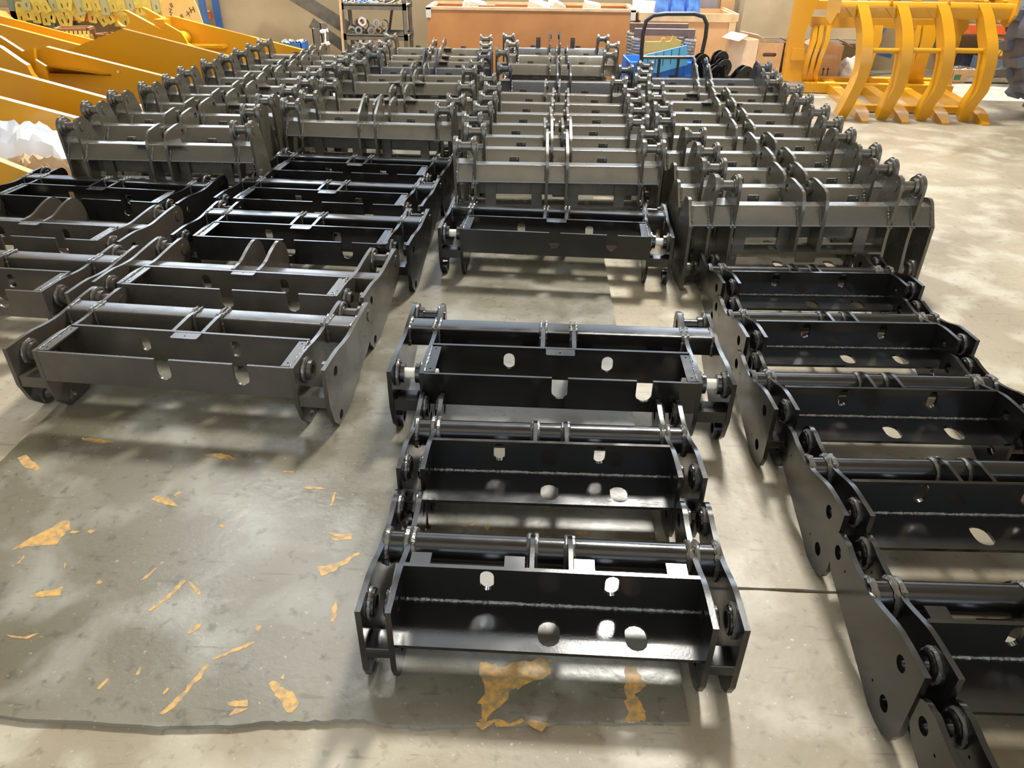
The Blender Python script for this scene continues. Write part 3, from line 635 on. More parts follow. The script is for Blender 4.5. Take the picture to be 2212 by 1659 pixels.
# cardboard sheet with hand lettering
p = at(398, 20, 10.45); cs = thing('cardboard_sheet', 'orange cardboard sheet with black lettering leaning beside the blue post', 'cardboard', (p.x, 10.45, 0))
P = [(at(x, y, 10.45).x - p.x, max(.01, at(x, y, 10.45).z)) for x, y in [(352, -30), (405, -30), (428, 20), (440, 56), (430, 75), (350, 50)]]
MB().prism(P, [], .02, lambda u, v, w: (u, w, v)).obj('sheet', mat('orange_cardboard', (.78, .48, .16), .8, var=.1), cs)
def text(body, size, loc, rot, m, par, ext=.001):
    cu = bpy.data.curves.new('lettering', 'FONT'); cu.body = body; cu.size = size; cu.extrude = ext; cu.align_x = 'CENTER'; cu.align_y = 'CENTER'
    o = bpy.data.objects.new('tmp', cu); COL.objects.link(o)
    me = bpy.data.meshes.new_from_object(o.evaluated_get(bpy.context.evaluated_depsgraph_get()) if False else o); bpy.data.objects.remove(o)
    me.materials.clear(); me.materials.append(m)
    t = bpy.data.objects.new('lettering', me); COL.objects.link(t); t.parent = par; t.location = loc; t.rotation_euler = rot; return t
for ch, px, py, s_ in (('H', 415, 22, .10), ('X', 406, 30, .08), ('II', 370, 12, .08), ('Z', 368, 24, .07), ('E', 394, 38, .09), ('A', 370, 36, .08)):
    q = at(px, py, 10.44); text(ch, s_, (q.x - p.x, -.004, q.z), (pi / 2, radians(rr.uniform(-25, 25)), 0), INK, cs)

# ------------------------------------------------------------------ leaning steel section, taped posts, blue tray, shelf
Y = 10.9; a = at(612, -14, Y); b = at(762, 78, Y)
d = (b - a); L_ = d.length; ang = atan2(d.z, d.x)
R = Matrix.Rotation(-ang, 3, 'Y'); c = (a + b) / 2
o = MB().box((0, 0, 0), (L_ + .3, .012, .17), R).box((0, .08, 0), (L_ + .3, .16, .012), R).obj('steel_angle_section', RUST); o.location = c + Vector((.04, 0, .04)); tag(o, 'dusty steel angle section leaning down across the back wall', 'steel section')
a = at(690, 62, 10.7); b = at(748, 105, 10.7); d = b - a; R = Matrix.Rotation(-atan2(d.z, d.x), 3, 'Y')
o = MB().box((0, 0, 0), (d.length + .25, .012, .13), R).box((0, .05, 0), (d.length + .25, .1, .012), R).obj('steel_angle_section', RUST); o.location = (a + b) / 2; tag(o, 'shorter steel angle section crossing below the long leaning one', 'steel section')
for k, (px, py, lb) in enumerate(((681, 62, 'dark steel post standing left of the taped one before the wall'), (698, 50, 'steel post wrapped with white tape before the back wall'))):
    Y = 10.2; t = at(px, py, Y); ro = thing('steel_post', lb, 'post', (t.x, Y, 0))
    MB().box2((-.045, 0, 0), (.045, .012, t.z)).box2((-.045, 0, 0), (-.033, .09, t.z)).obj('angle_bar', RUST, ro)
    MB().box2((-.05, -.06, 0), (.05, .09, .012)).obj('base_plate', RUST, ro)
    if k:
        tp = MB()
        for z in (.18, .34, .50, .66): wline(tp, (-.05, -.004, min(z, t.z - .1)), (.05, -.004, min(z, t.z - .1) + .02), .02, 5, int(z * 50)); 
        wline(tp, (-.03, -.008, .1), (.02, -.008, t.z - .08), .014, 14, 4); tp.obj('white_tape', SHEET, ro)
Y = 9.9; t0 = at(598, 93, Y); t1 = at(650, 94, Y)
tr = thing('parts_tray', 'small blue tray of bright bolts against the back wall', 'tray', ((t0.x + t1.x) / 2, Y, 0)); wd = (t1.x - t0.x) / 2
zt = t0.z; mb = MB().box2((-wd, 0, 0), (wd, .3, .012)); 
for a_, b_ in (((-wd, 0, 0), (wd, .01, zt)), ((-wd, .29, 0), (wd, .3, zt)), ((-wd, 0, 0), (-wd + .01, .3, zt)), ((wd - .01, 0, 0), (wd, .3, zt))): mb.box2(a_, b_)
mb.obj('tray', BLUE, tr); mb = MB()
for k in range(40): x = rr.uniform(-wd * .85, wd * .85); y = rr.uniform(.03, .27); v = Vector((rr.uniform(-1, 1), rr.uniform(-1, 1), .3)) * .025; c = Vector((x, y, zt)); mb.tube([c - v, c + v], .012, 6)
b_ = mb.obj('bolts', STEEL, tr); b_['kind'] = 'stuff'
# dark steel shelf
Y = 10.3; x0 = at(738, 60, Y).x; x1 = at(880, 60, Y).x; zt = at(740, 10, Y).z; z2 = at(740, 76, Y).z
sf = thing('steel_shelf', 'dusty dark steel shelf unit holding rings, left of the long crate', 'shelf', ((x0 + x1) / 2, Y, 0)); hw = (x1 - x0) / 2
for x in (-hw, hw - .05):
    for y in (0, .42): MB().box2((x, y, 0), (x + .05, y + .006, zt + .06)).box2((x, y, 0), (x + .006, y + .05, zt + .06)).obj('post', RUST, sf)
for k, z in enumerate((.10, z2, zt)):
    MB().box2((-hw, .0, z - .055), (hw, .008, z + .02)).box2((-hw, .47, z - .055), (hw, .478, z + .02)).box2((-hw, 0, z - .01), (hw, .478, z)).obj('shelf_panel', RUST, sf)
MB().box((.1, .5, zt * .6), (.03, .03, zt * 1.15), Matrix.Rotation(.22, 3, 'Y')).obj('brace', BROWNM, sf)
for k in range(11):
    px = 757 + k * 7 + (k % 2) * 2; p = at(px, 66 - (k % 3) * 4, Y); ro = MB().lathe((0, 0, 0), (rr.uniform(-.4, .4), 1, rr.uniform(-.1, .3)), [(0, .028), (0, .05), (.05, .05), (.05, .028)], 16).obj('steel_ring', STEEL if k != 5 else mat('bright_ring', (.8, .8, .78), .25, metal=.6))
    z = z2 + .05 + (.075 if k % 3 == 1 else 0); ro.location = (p.x, Y + .08 + (k % 2) * .12, z)
    tag(ro, 'steel bush ring, %s, on the middle board of the dusty shelf' % nth(k + 1), 'ring', 'rings on the dusty shelf')
ro = MB().lathe((0, 0, 0), (0, 1, 0), [(0, .03), (0, .055), (.02, .055), (.02, .03)], 18).obj('steel_ring', mat('bright_ring', (.8, .8, .78), .25)); ro.location = (at(782, 53, Y).x, Y + .03, z2 + .16); tag(ro, 'bright white-faced ring standing up among the rings on the dusty shelf', 'ring')
for k in range(5):
    p = at(752 + k * 26, 2, Y); ro = MB().tube([(x * .03 - .12, sin(x * 1.7 + k) * .05, .012 + (x % 3) * .012) for x in range(9)], .009, 8).obj('cable_piece', [STEEL, BLUEP, WHITE, BTUBE, CARD][k])
    ro.location = (p.x, Y + .15 + .03 * (k % 2), zt + .001); tag(ro, ['grey', 'blue', 'white', 'black', 'tan'][k] + ' cable piece lying on top of the dusty shelf', 'cable')
o = MB().box2((-.012, -.0, 0), (.012, .03, .95)).obj('timber_strip', PINE); o.location = (at(738, 100, 10.2).x - .0, 10.22, 0); o.rotation_euler = (0, radians(2), 0); tag(o, 'rough timber strip standing at the left leg of the dusty shelf', 'timber')

# ------------------------------------------------------------------ long plywood crate
Y = 10.0; x0 = at(922, 20, Y).x; x1 = at(1372, 24, Y).x; zc = at(922, 20, Y).z + .0
cr = thing('plywood_crate', 'long open orange plywood crate behind the middle row', 'crate', ((x0 + x1) / 2, Y, 0)); hw = (x1 - x0) / 2; dep = .85; t = .022
for nm, a_, b_ in (('front_panel', (-hw, 0, 0), (hw, t, zc)), ('back_panel', (-hw, dep - t, 0), (hw, dep, zc)), ('end_panel', (-hw, t, 0), (-hw + t, dep - t, zc)), ('end_panel', (hw - t, t, 0), (hw, dep - t, zc)), ('base_panel', (-hw + t, t, .02), (hw - t, dep - t, .04))):
    MB().box2(a_, b_).obj(nm, PLY, cr)
for y in (0, dep - .05): MB().box2((-hw - .01, y - .012 if y == 0 else y, zc), (hw + .01, y + .05, zc + .03)).obj('top_rail', PINE, cr)
for x in (-hw - .01, hw - .05): MB().box2((x, .04, zc), (x + .06, dep - .04, zc + .03)).obj('top_rail', PINE, cr)
for s in (-1, 1): MB().box2((s * hw - .05 if s > 0 else -hw - .012, -.012, zc - .09), (s * hw + .012 if s > 0 else -hw + .05, -.001, zc + .02)).obj('corner_clip', mat('galvanised_clip', (.7, .68, .6), .4, metal=.5), cr)
PK = mat('printed_packet', (.80, .76, .66), .7, col2=(.55, .62, .60), vscale=30)
for k, (px, w_, rz, tl) in enumerate(((1030, .22, .3, .5), (1012, .14, .2, .9), (1165, .26, -.2, .6), (1202, .18, .5, .7), (1278, .2, .1, .35))):
    p = at(px, 12, Y + .35); o = MB().box((0, 0, 0), (w_, .16, .10)).obj('parts_carton', PK); o.location = (p.x, Y + .35 + (k % 2) * .1, zc + .02); o.rotation_euler = (tl * .4, tl * .5, rz)
    tag(o, 'pale printed parts carton sticking out of the long crate, ' + ['second from the left', 'leftmost of the five', 'third from the left', 'fourth from the left', 'rightmost of the five'][k], 'carton')
p = at(1052, 16, Y + .2); o = MB().box((0, 0, 0), (.2, .12, .08)).obj('parts_carton', mat('dark_red_carton', (.3, .1, .05), .7)); o.location = (p.x, Y + .2, zc + .0); tag(o, 'dark brown carton lying behind the front rail of the long crate', 'carton')
# supports under the contents
MB().box2((-hw + t, t, .04), (hw - t, dep - t, zc - .17)).obj('packed_contents', CARD, cr)

# ------------------------------------------------------------------ second crate with blue sacks
Y = 9.9; x0 = at(1382, 60, Y).x; x1 = at(1588, 60, Y).x; zc = at(1588, 34, Y).z
c2 = thing('wooden_crate', 'shorter open wooden crate with corner posts, right of the long one', 'crate', ((x0 + x1) / 2, Y, 0)); hw = (x1 - x0) / 2; dep = .9
PLY2 = mat('warm_plywood', (.66, .38, .17), .55, col2=(.58, .31, .13), vscale=3, detail=9)
for nm, a_, b_ in (('front_panel', (-hw, 0, 0), (hw, t, zc)), ('back_panel', (-hw, dep - t, 0), (hw, dep, zc)), ('end_panel', (-hw, t, 0), (-hw + t, dep - t, zc)), ('end_panel', (hw - t, t, 0), (hw, dep - t, zc)), ('base_panel', (-hw + t, t, .02), (hw - t, dep - t, .04))):
    MB().box2(a_, b_).obj(nm, PLY2, c2)
for x in (-hw, hw - .08): MB().box2((x, -.02, 0), (x + .08, -.001, zc - .05)).obj('corner_post', PINE, c2)
MB().box2((-hw, -.022, zc - .07), (hw, -.001, zc + .02)).obj('top_rail', PINE, c2)
for x in (-hw - .02, hw): MB().box2((x, -.02, zc - .06), (x + .02, dep, zc + .02)).obj('top_rail', PINE, c2)
MB().box2((-hw + t, t, .04), (hw - t, dep - t, zc - .2)).obj('packed_contents', CARD, c2)
BSK = mat('blue_film', (.10, .28, .75), .3, col2=(.06, .14, .42), vscale=9)
for k in range(3):
    p = at(1428 + k * 34, 10, Y + .25)
    o = crumple('blue_bag', ['blue film bag in the crate, leftmost of three', 'blue film bag in the crate, middle of three', 'blue film bag in the crate, rightmost of three'][k], 'bag', (p.x, Y + .28, zc - .2), .20, .36, .62, BSK, 20 + k, 12, 10, .03, 3)
o = MB().box2((-.13, -.1, 0), (.13, .1, .12)).obj('white_foam_block', SHEET); o.location = (at(1392, 18, Y + .2).x, Y + .3, zc - .0); tag(o, 'white foam block between the two crates by the blue bags', 'foam block')
o = MB().box2((-.09, -.02, 0), (.09, .02, .9)).obj('timber_board', PLY2); o.location = (at(1571, 10, 10.95).x, 10.95, 0); tag(o, 'upright orange timber board behind the right end of the shorter crate', 'board')
o = MB().box2((-.42, 0, 0), (.42, .3, .98)).obj('grey_cabinet', mat('grey_cabinet_paint', (.30, .28, .27), .6, var=.15)); o.location = (at(1480, 5, 10.95).x, 10.92, 0); tag(o, 'grey cabinet front behind the blue bags at the back wall', 'cabinet')

# ------------------------------------------------------------------ two brown frames with rope-wrapped legs
for k, (xa, xb, yt, Y, lb) in enumerate(((1362, 1488, 50, 9.55, 'brown steel stand with rope-wrapped legs, the farther of the two'), (1372, 1503, 62, 9.3, 'brown steel stand with rope-wrapped legs, the nearer of the two'))):
    a = at(xa, yt, Y); b = at(xb, yt, Y); fr = thing('trestle_stand', lb, 'stand', ((a.x + b.x) / 2, Y, 0)); hw = (b.x - a.x) / 2; z = a.z
    MB().box2((-hw, 0, z - .07), (hw, .07, z)).obj('top_bar', BROWNM, fr)
    for s in (-1, 1):
        x = s * (hw - .045); MB().box2((x - .035, 0, 0), (x + .035, .07, z - .07)).obj('leg', BROWNM, fr)
        rp = MB(); P = []; rq = []
        for i in range(150): q = i * .55; P.append((x + cos(q) * .058, .035 + sin(q) * .058, z - .09 - i * (z - .25) / 150)); rq.append(.02 * rr.uniform(.75, 1.2))
        rp.tube(P, rq, 6).obj('rope_wrapping', ROPE, fr)
# ------------------------------------------------------------------ trolley
Y = 8.55
tl = thing('platform_trolley', 'black tube-handled platform trolley carrying a blue crate of yellow parts', 'trolley', (at(1455, 150, Y).x, Y, 0)); ox = tl.location.x
def tp(px, py): q = at(px, py, Y); return Vector((q.x - ox, 0, q.z))
hp = [tp(1387, 175), tp(1386, 110)] ; c1 = [tp(1389, 72), tp(1396, 45), tp(1412, 33), tp(1438, 30)]; c2_ = [tp(1500, 30), tp(1520, 36), tp(1527, 52), tp(1524, 80)]; he = [tp(1513, 130), tp(1503, 175)]
pts = hp + c1 + c2_ + he; pts[0].z = .12; pts[-1].z = .12
MB().tube(pts, .021, 12).obj('handle_tube', BTUBE, tl)
MB().tube([tp(1387, 124), tp(1514, 124)], .017, 10).obj('cross_tube', BTUBE, tl)
for px in (1425, 1466): a = tp(px, 126); MB().tube([a, (a.x, 0, .14)], .015, 10).obj('upright_tube', BTUBE, tl)
MB().box2((-.5, -.03, .10), (.45, .68, .14)).obj('platform', BTUBE, tl)
for x in (-.4, .35):
    for y in (.1, .58): MB().lathe((x - .015, y, .05), (1, 0, 0), [(0, .01), (0, .05), (.03, .05), (.03, .01)], 16).obj('wheel', TYRE, tl)
bc = thing('plastic_crate', 'blue plastic crate with ribbed sides standing on the trolley', 'crate', (at(1432, 150, 8.85).x, 8.70, .141), radians(3)); w_ = .40; h_ = .27
for nm, a_, b_ in (('side_panel', (-w_, 0, 0), (w_, .015, h_)), ('side_panel', (-w_, .48, 0), (w_, .495, h_)), ('side_panel', (-w_, 0, 0), (-w_ + .015, .49, h_)), ('side_panel', (w_ - .015, 0, 0), (w_, .49, h_)), ('base', (-w_, 0, 0), (w_, .49, .015))): MB().box2(a_, b_).obj(nm, BLUEP, bc)
for k in range(9): x = -w_ + .04 + k * .095; MB().box2((x, -.012, .02), (x + .012, 0, h_ - .02)).obj('rib', BLUEP, bc)
for z in (.12, h_ - .02): MB().box2((-w_, -.014, z), (w_, 0, z + .016)).obj('rib', BLUEP, bc)
# tilted blue plate and yellow plates in the crate
a = at(1400, 122, 8.8); b = at(1480, 100, 8.8)
PT = [(at(x, y, 8.66).x, at(x, y, 8.66).z) for x, y in [(1390, 120), (1484, 98), (1486, 140), (1420, 158), (1392, 156)]]; cx = sum(p[0] for p in PT) / 5
bp_ = thing('grid_sheet', 'tilted light-blue grid sheet leaning in the blue crate', 'sheet', (cx, 8.665, 0)); MB().prism([(x - cx, z) for x, z in PT], [], .02, lambda u, v, w: (u, w, v)).obj('panel', mat('light_blue_panel', (.12, .42, .68), .4), bp_)
for k in range(5): q = at(1400 + k * 17, 119 - k * 4.0, 8.66); MB().box2((q.x - cx, -.006, q.z - .14), (q.x - cx + .006, -.001, q.z)).obj('grid_line', DARK, bp_)
yp = thing('notched_plate', 'ochre notched steel plate standing in the blue crate', 'steel plate', (at(1435, 98, 9.05).x, 9.05, 0)); ox2 = yp.location.x
PT = [(at(x, y, 9.05).x - ox2, at(x, y, 9.05).z) for x, y in [(1393, 112), (1395, 90), (1427, 90), (1431, 82), (1437, 83), (1438, 90), (1449, 89), (1454, 77), (1461, 85), (1472, 88), (1470, 102), (1420, 108)]]
MB().prism(PT, [], .03, lambda u, v, w: (u, w, v)).obj('plate', mat('ochre_paint', (.62, .36, .04), .45, var=.1), yp)
# ------------------------------------------------------------------ black forked links
LK = rounded([(-.05, -.30), (.06, -.30), (.075, 0), (.06, .05), (0, .085), (-.06, .05), (-.075, 0)], .03, 4)
for k, (px, py, Y, rz, tlt, lb) in enumerate(((1560, 128, 8.3, .25, .25, 'black forked link standing tallest at the back of the link group'), (1550, 160, 7.93, .2, -.25, 'black forked link standing frontmost left in the link group'), (1612, 160, 8.15, .3, .75, 'black forked link leaning at the right front of the link group'), (1519, 134, 8.26, .2, .05, 'black forked link behind the trolley handle'), (1566, 146, 8.11, .2, .45, 'black forked link in the middle of the group, half hidden'))):
    p = at(px, py, Y); ro = thing('forked_link', lb, 'link', (p.x, Y, 0), rz, 'black forked links')
    for y in (0, .085):
        R = Matrix.Rotation(tlt, 3, 'Y')
        def fr(u, v, w, y=y): q = R @ Vector((u, 0, v)); return (q.x, y + w, q.z + p.z)
        o = MB().prism(LK, [circ(0, 0, .026, 16)], .02, fr).obj('link_plate', BLACK, ro)
    e = R @ Vector((0, 0, -.24)); MB().tube([(e.x, -.002, e.z + p.z), (e.x, .108, e.z + p.z)], .035, 14).obj('cross_bush', BLACK, ro)
    bz = e.z + p.z; MB().box2((e.x - .07, -.02, 0), (e.x + .07, .12, max(.03, bz - .02))).obj('foot_block', BLACK, ro)
# ------------------------------------------------------------------ boxes at the back right
def carton(label, px0, px1, pyt, Y, m, slot_=False, depth=.35, rz=0.0, z0=0.0):
    a = at(px0, pyt, Y); b = at(px1, pyt, Y); ro = thing('carton_box', label, 'box', ((a.x + b.x) / 2, Y, z0), rz); hw = (b.x - a.x) / 2; h = a.z - z0; t = .008
    fp = [(-hw, 0), (hw, 0), (hw, h), (-hw, h)]; hs = [slot(0, h * .72, .085, .022, 6, False)] if slot_ else []
    MB().prism(fp, hs, t, lambda u, v, w: (u, w, v)).obj('front_panel', m, ro); MB().prism(fp, [], t, lambda u, v, w: (u, depth - w, v)).obj('back_panel', m, ro)
    for x in (-hw, hw - t): MB().box2((x, t, 0), (x + t, depth - t, h)).obj('side_panel', m, ro)
    MB().box2((-hw, 0, .001), (hw, depth, .01)).obj('base_panel', m, ro)
    for s in (-1, 1): MB().box((s * (hw + .05), depth / 2, h + .02), (.13, depth - .03, .005), Matrix.Rotation(s * .5, 3, 'Y')).obj('flap', m, ro)
    return ro, hw, h
c_, hw, h = carton('open cardboard box with oval hand slot, right of the sagging carton', 1640, 1694, 93, 9.95, CARD, True); MB().box2((-hw * .7, .05, .01), (hw * .7, .3, h * .8)).obj('packed_contents', BROWNM, c_)
c_, hw, h = carton('cardboard box with oval hand slot and two up arrows behind the grapple', 1770, 1824, 98, 9.95, CARD, True)
for s in (-1, 1):
    x = s * .028 - .01; z = h * .32; MB().prism([(x - .005, z - .07), (x + .005, z - .07), (x + .005, z + .03), (x + .016, z + .03), (x, z + .06), (x - .016, z + .03), (x - .005, z + .03)], [], .001, lambda u, v, w: (u, -w - .001, v)).obj('printed_arrow', INK, c_)
MB().box2((-.05, -.002, h * .32 - .095), (.03, -.001, h * .32 - .085)).obj('printed_line', INK, c_)
c_, hw, h = carton('sagging pale carton with a red curved mark, right of the short crate', 1613, 1642, 86, 9.5, CARDL, False, .4, .35)
MB().tube([(-.02, -.004, h * .45), (.03, -.004, h * .37), (.06, -.004, h * .25)], .006, 6).obj('red_mark', RED, c_)
crumple('carton_flap', 'bent torn cardboard sheet slumped against the sagging carton', 'cardboard', (at(1622, 160, 9.3).x, 9.3, 0), .42, .22, .28, CARDL, 31, 10, 8, .05, 2)
crumple('paper_bundle', 'pale wrapping bundle on the floor right of the box with arrows', 'paper', (at(1838, 150, 10.2).x, 10.2, 0), .34, .3, .32, mat('pale_wrap', (.8, .78, .72), .7, var=.15), 41, 14, 10, .05, 3)
crumple('brown_sacking', 'brown sacking left behind the box with arrows', 'sack', (at(1738, 150, 10.6).x, 10.6, 0), .5, .25, .45, SACK, 42, 12, 8, .04, 2)
# big sheet-metal duct box hung on the wall
x0 = at(1594, 40, 10.9).x; x1 = at(1850, 40, 10.9).x; zl = at(1600, 78, 10.9).z
dc = thing('duct_box', 'large beige sheet-metal housing on the wall above the cardboard boxes', 'housing', ((x0 + x1) / 2, 10.7, 0)); hw = (x1 - x0) / 2
MB().prism([(0, zl), (.55, zl), (.55, 1.9), (-.12, 1.9)], [], 2 * hw, lambda u, v, w: (w - hw, u, v)).obj('housing', DUCT, dc)
MB().box2((-hw + .05, -.03, zl - .045), (hw + .1, .5, zl - .005)).obj('lower_lip', mat('grey_lip', (.45, .45, .44), .4, metal=.3), dc)
for x in (-hw + .1, hw - .2): MB().box2((x, .42, 0), (x + .05, .47, zl - .04)).obj('support_leg', RUST, dc)
# right rack
Y = 10.6; rk2 = thing('pallet_rack', 'orange-beamed rack at the back right behind the grapple', 'rack', (6.2, Y, 0)); zb = at(2100, 64, Y).z
MB().box2((-1.0, 0, zb - .05), (3.0, .05, zb + .05)).obj('rack_beam', ORANGE, rk2); MB().box2((-1.0, .55, zb - .05), (3.0, .6, zb + .05)).obj('rack_beam', ORANGE, rk2)
MB().box2((-1.0, 0, zb + .05), (3.0, .6, zb + .065)).obj('shelf_board', PINE, rk2)
x = at(1905, 60, Y).x - 6.2
for px in (1905,): 
    MB().box((x + .0, 0, .55), (.07, .05, 1.2), Matrix.Rotation(.28, 3, 'Y')).obj('rack_post', BLUE, rk2); MB().box((x + .1, .55, .55), (.06, .05, 1.2)).obj('rack_post', BLUE, rk2); MB().box((x + .05, .2, .28), (.5, .04, .05), Matrix.Rotation(.2, 3, 'Y')).obj('rack_brace', BLUE, rk2)
MB().box2((2.6, 0, 0), (2.67, .05, 1.2)).obj('rack_post', BLUE, rk2)
for k, (px, s_, lb) in enumerate(((2128, .7, 'brown cloth sack on the right rack, the left one'), (2226, .7, 'brown cloth sack on the right rack at the photo edge'))):
    crumple('cloth_sack', lb, 'sack', (at(px, 40, Y).x, Y + .25, zb + .066), s_ * .75, .45, .30, SACK, 50 + k, 16, 12, .05, 3)
bb = thing('bolt_box', 'brown box of bright bolts with green print, on the floor under the right rack', 'box', (at(2085, 160, 10.25).x, 10.25, 0), .15)
for nm, a_, b_ in (('side_panel', (-.17, 0, 0), (.17, .01, .16)), ('side_panel', (-.17, .3, 0), (.17, .31, .16)), ('side_panel', (-.17, 0, 0), (-.16, .31, .16)), ('side_panel', (.16, 0, 0), (.17, .31, .16)), ('base_panel', (-.17, 0, 0), (.17, .31, .01))): MB().box2(a_, b_).obj(nm, CARD, bb)
MB().box2((-.14, -.002, .04), (-.05, -.001, .10)).obj('green_label', GREEN, bb); mb = MB()
for k in range(50): c = Vector((rr.uniform(-.14, .14), rr.uniform(.03, .28), .15)); v = Vector((rr.uniform(-1, 1), rr.uniform(-1, 1), rr.uniform(0, .5))) * .03; mb.tube([c - v, c + v], .011, 6)
mb.obj('bolts', STEEL, bb)['kind'] = 'stuff'
o = MB().box2((-.2, 0, 0), (.2, .3, .26)).obj('dark_crate', mat('dark_blue_plastic', (.05, .06, .10), .5)); o.location = (at(2105, 150, 10.75).x, 10.72, 0); tag(o, 'dark blue box behind the box of bolts', 'box')
sk = basket('golden slatted basket stacked on the grey-blue crate under the right rack', 2165, 125, 10.3, .36, .22, .3, 0, GOLD); sk.location.z = .29
gb = thing('plastic_crate', 'grey-blue plastic crate under the slatted basket at the right', 'crate', (sk.location.x, 10.3, .075)); MB().box2((-.2, 0, 0), (.2, .32, .21)).obj('body', mat('grey_blue_plastic', (.13, .18, .26), .5), gb)
for k in range(5): MB().box2((-.19 + k * .09, -.01, .02), (-.175 + k * .09, 0, .19)).obj('rib', mat('grey_blue_plastic', (.13, .18, .26), .5), gb)
pl = thing('steel_channel', 'pale steel channel lying on the floor under the grey-blue crate', 'steel section', (sk.location.x, 10.25, 0)); MB().box2((-.4, 0, 0), (.4, .4, .012)).box2((-.4, 0, 0), (.4, .012, .07)).box2((-.4, .388, 0), (.4, .4, .07)).obj('channel', STEEL, pl)
o = MB().tube([(cos(q) * .17, sin(q * 1) * .03, sin(q) * .17 + .17) for q in [k * .33 for k in range(19)]], .016, 8).obj('hose_loop', BTUBE); o.location = (at(2180, 100, 10.5).x, 10.42, .512); tag(o, 'black hose loop on the basket under the right rack', 'hose')
crumple('dark_cloth', 'dark blue cloth bundle beside the hose loop', 'cloth', (at(2205, 120, 10.8).x + .15, 10.85, .0), .5, .3, .5, mat('navy_cloth', (.03, .05, .11), .9), 61, 12, 8, .04, 3)
# ------------------------------------------------------------------ log grapple
GX, GY, GR = 3.85, 7.78, radians(-1.0)
gr = thing('log_grapple', 'yellow log grapple with four curved clamp arms and four floor tines', 'grapple', (GX, GY, 0), GR)
sk_ = .10     # the tines run slightly to the right as they go back
for k in range(4):
    x = -.58 + k * .395
    fr = lambda u, v, w, x=x: (x + w + (v * .0) + u * sk_, u, v)
    MB().prism([(.16, .0), (2.05, .0), (2.05, .10), (.30, .10), (.16, .075)], [], .125, lambda u, v, w, x=x: (x - .0625 + w + u * sk_, u, v)).obj('tine', YEL, gr)
    tip = MB(); A = [(x - .0625 + .016, .16, .0), (x + .0625 + .016, .16, .0), (x + .0625 + .016, .16, .078), (x - .0625 + .016, .16, .078), (x - .035, 0, .0), (x + .035, 0, .0), (x + .035, 0, .022), (x - .035, 0, .022)]
    tip.add(A, [(0, 1, 2, 3), (4, 5, 1, 0), (7, 6, 5, 4), (3, 2, 6, 7), (0, 3, 7, 4), (1, 5, 6, 2)]).obj('tine_tip', YEL, gr)
MB().box2((-.58 + .05, .50, .02), (.62 + .05, .60, .075)).obj('tine_cross_bar', YEL, gr)
MB().box2((-.75, 1.55, .01), (.95, 1.68, .11)).obj('tine_cross_bar', YEL, gr)
MB().box2((-.62, 1.95, .01), (.95, 2.08, .12)).obj('rear_sill', YEL, gr)
def gpt(px, py, Y): q = at(px, py, Y); d = q - Vector((GX, GY, 0)); return Vector((d.x * cos(GR) + d.y * sin(GR), -d.x * sin(GR) + d.y * cos(GR), d.z))
# clamp arms: curved box sections
def boxsweep(C, w_, h_):
    mb = MB(); V = []; n_ = len(C)
    for i, c in enumerate(C):
        d = (Vector(C[min(i + 1, n_ - 1)]) - Vector(C[max(i - 1, 0)])).normalized(); s_ = Vector((1, 0, 0)); u = d.cross(s_).normalized(); hh = h_[i] if isinstance(h_, list) else h_; c = Vector(c)
        V += [c - s_ * w_ / 2 - u * hh / 2, c + s_ * w_ / 2 - u * hh / 2, c + s_ * w_ / 2 + u * hh / 2, c - s_ * w_ / 2 + u * hh / 2]
    Fs = [(0, 3, 2, 1), tuple(4 * (n_ - 1) + k for k in range(4))]
    for i in range(n_ - 1):
        for k in range(4): j = (k + 1) % 4; Fs.append((4 * i + k, 4 * i + j, 4 * i + 4 + j, 4 * i + 4 + k))
    return mb.add(V, Fs)
for k in range(4):
    bpx, bpyy = [(1812, 256), (1900, 258), (1985, 260), (2076, 262)][k]; tpx = [1859, 1944, 2031, 2119][k]
    mid = [(1868, 62), (1954, 64), (2042, 66), (2132, 68)][k]; m2 = [(1866, 120), (1952, 122), (2042, 124), (2134, 126)][k]; m3 = [(1848, 185), (1936, 188), (2024, 190), (2116, 192)][k]
    C = [gpt(tpx, 16, 8.05), gpt(mid[0] - 4, 40, 7.99), gpt(mid[0], mid[1] + 8, 7.93), gpt(m2[0] + 1, 100, 7.88), gpt(m2[0] - 1, 130, 7.86), gpt(m2[0] - 7, 158, 7.86), gpt(m3[0], m3[1], 7.89), gpt(bpx + 17, 222, 7.93), gpt(bpx + 2, bpyy - 8, 8.0)]
    # resample through a smooth curve
    S_ = []
    for i in range(len(C) - 1):
        p0 = C[max(i - 1, 0)]; p1 = C[i]; p2 = C[i + 1]; p3 = C[min(i + 2, len(C) - 1)]
        for t_ in (0, .5): S_.append(0.5 * ((2 * p1) + (p2 - p0) * t_ + (2 * p0 - 5 * p1 + 4 * p2 - p3) * t_ ** 2 + (3 * p1 - p0 - 3 * p2 + p3) * t_ ** 3))
    S_.append(C[-1]); n_ = len(S_)
    xs = [p_.x for p_ in S_]
    boxsweep(S_, .105, [.10 + .06 * sin(pi * i / n_) for i in range(n_)]).obj('clamp_arm', YEL, gr)
    if k < 3:
        a = gpt(m2[0] + 8, 109, 7.88); b = gpt(m2[0] + 80, 110, 7.88); MB().tube([a, b], .024, 12).obj('spacer_rod', YEL, gr)
    for s in (-1, 1):
        g = gpt(tpx + s * 11, 24, 8.03); MB().prism([(0, .03), (s * .10, .03), (0, -.07)], [], .012, lambda u, v, w, g=g: (g.x + u, g.y + w - .02, g.z + v)).obj('gusset', YEL, gr)
a = gpt(1800, 20, 8.10); b = gpt(2178, 20, 8.10); z = (a.z + b.z) / 2
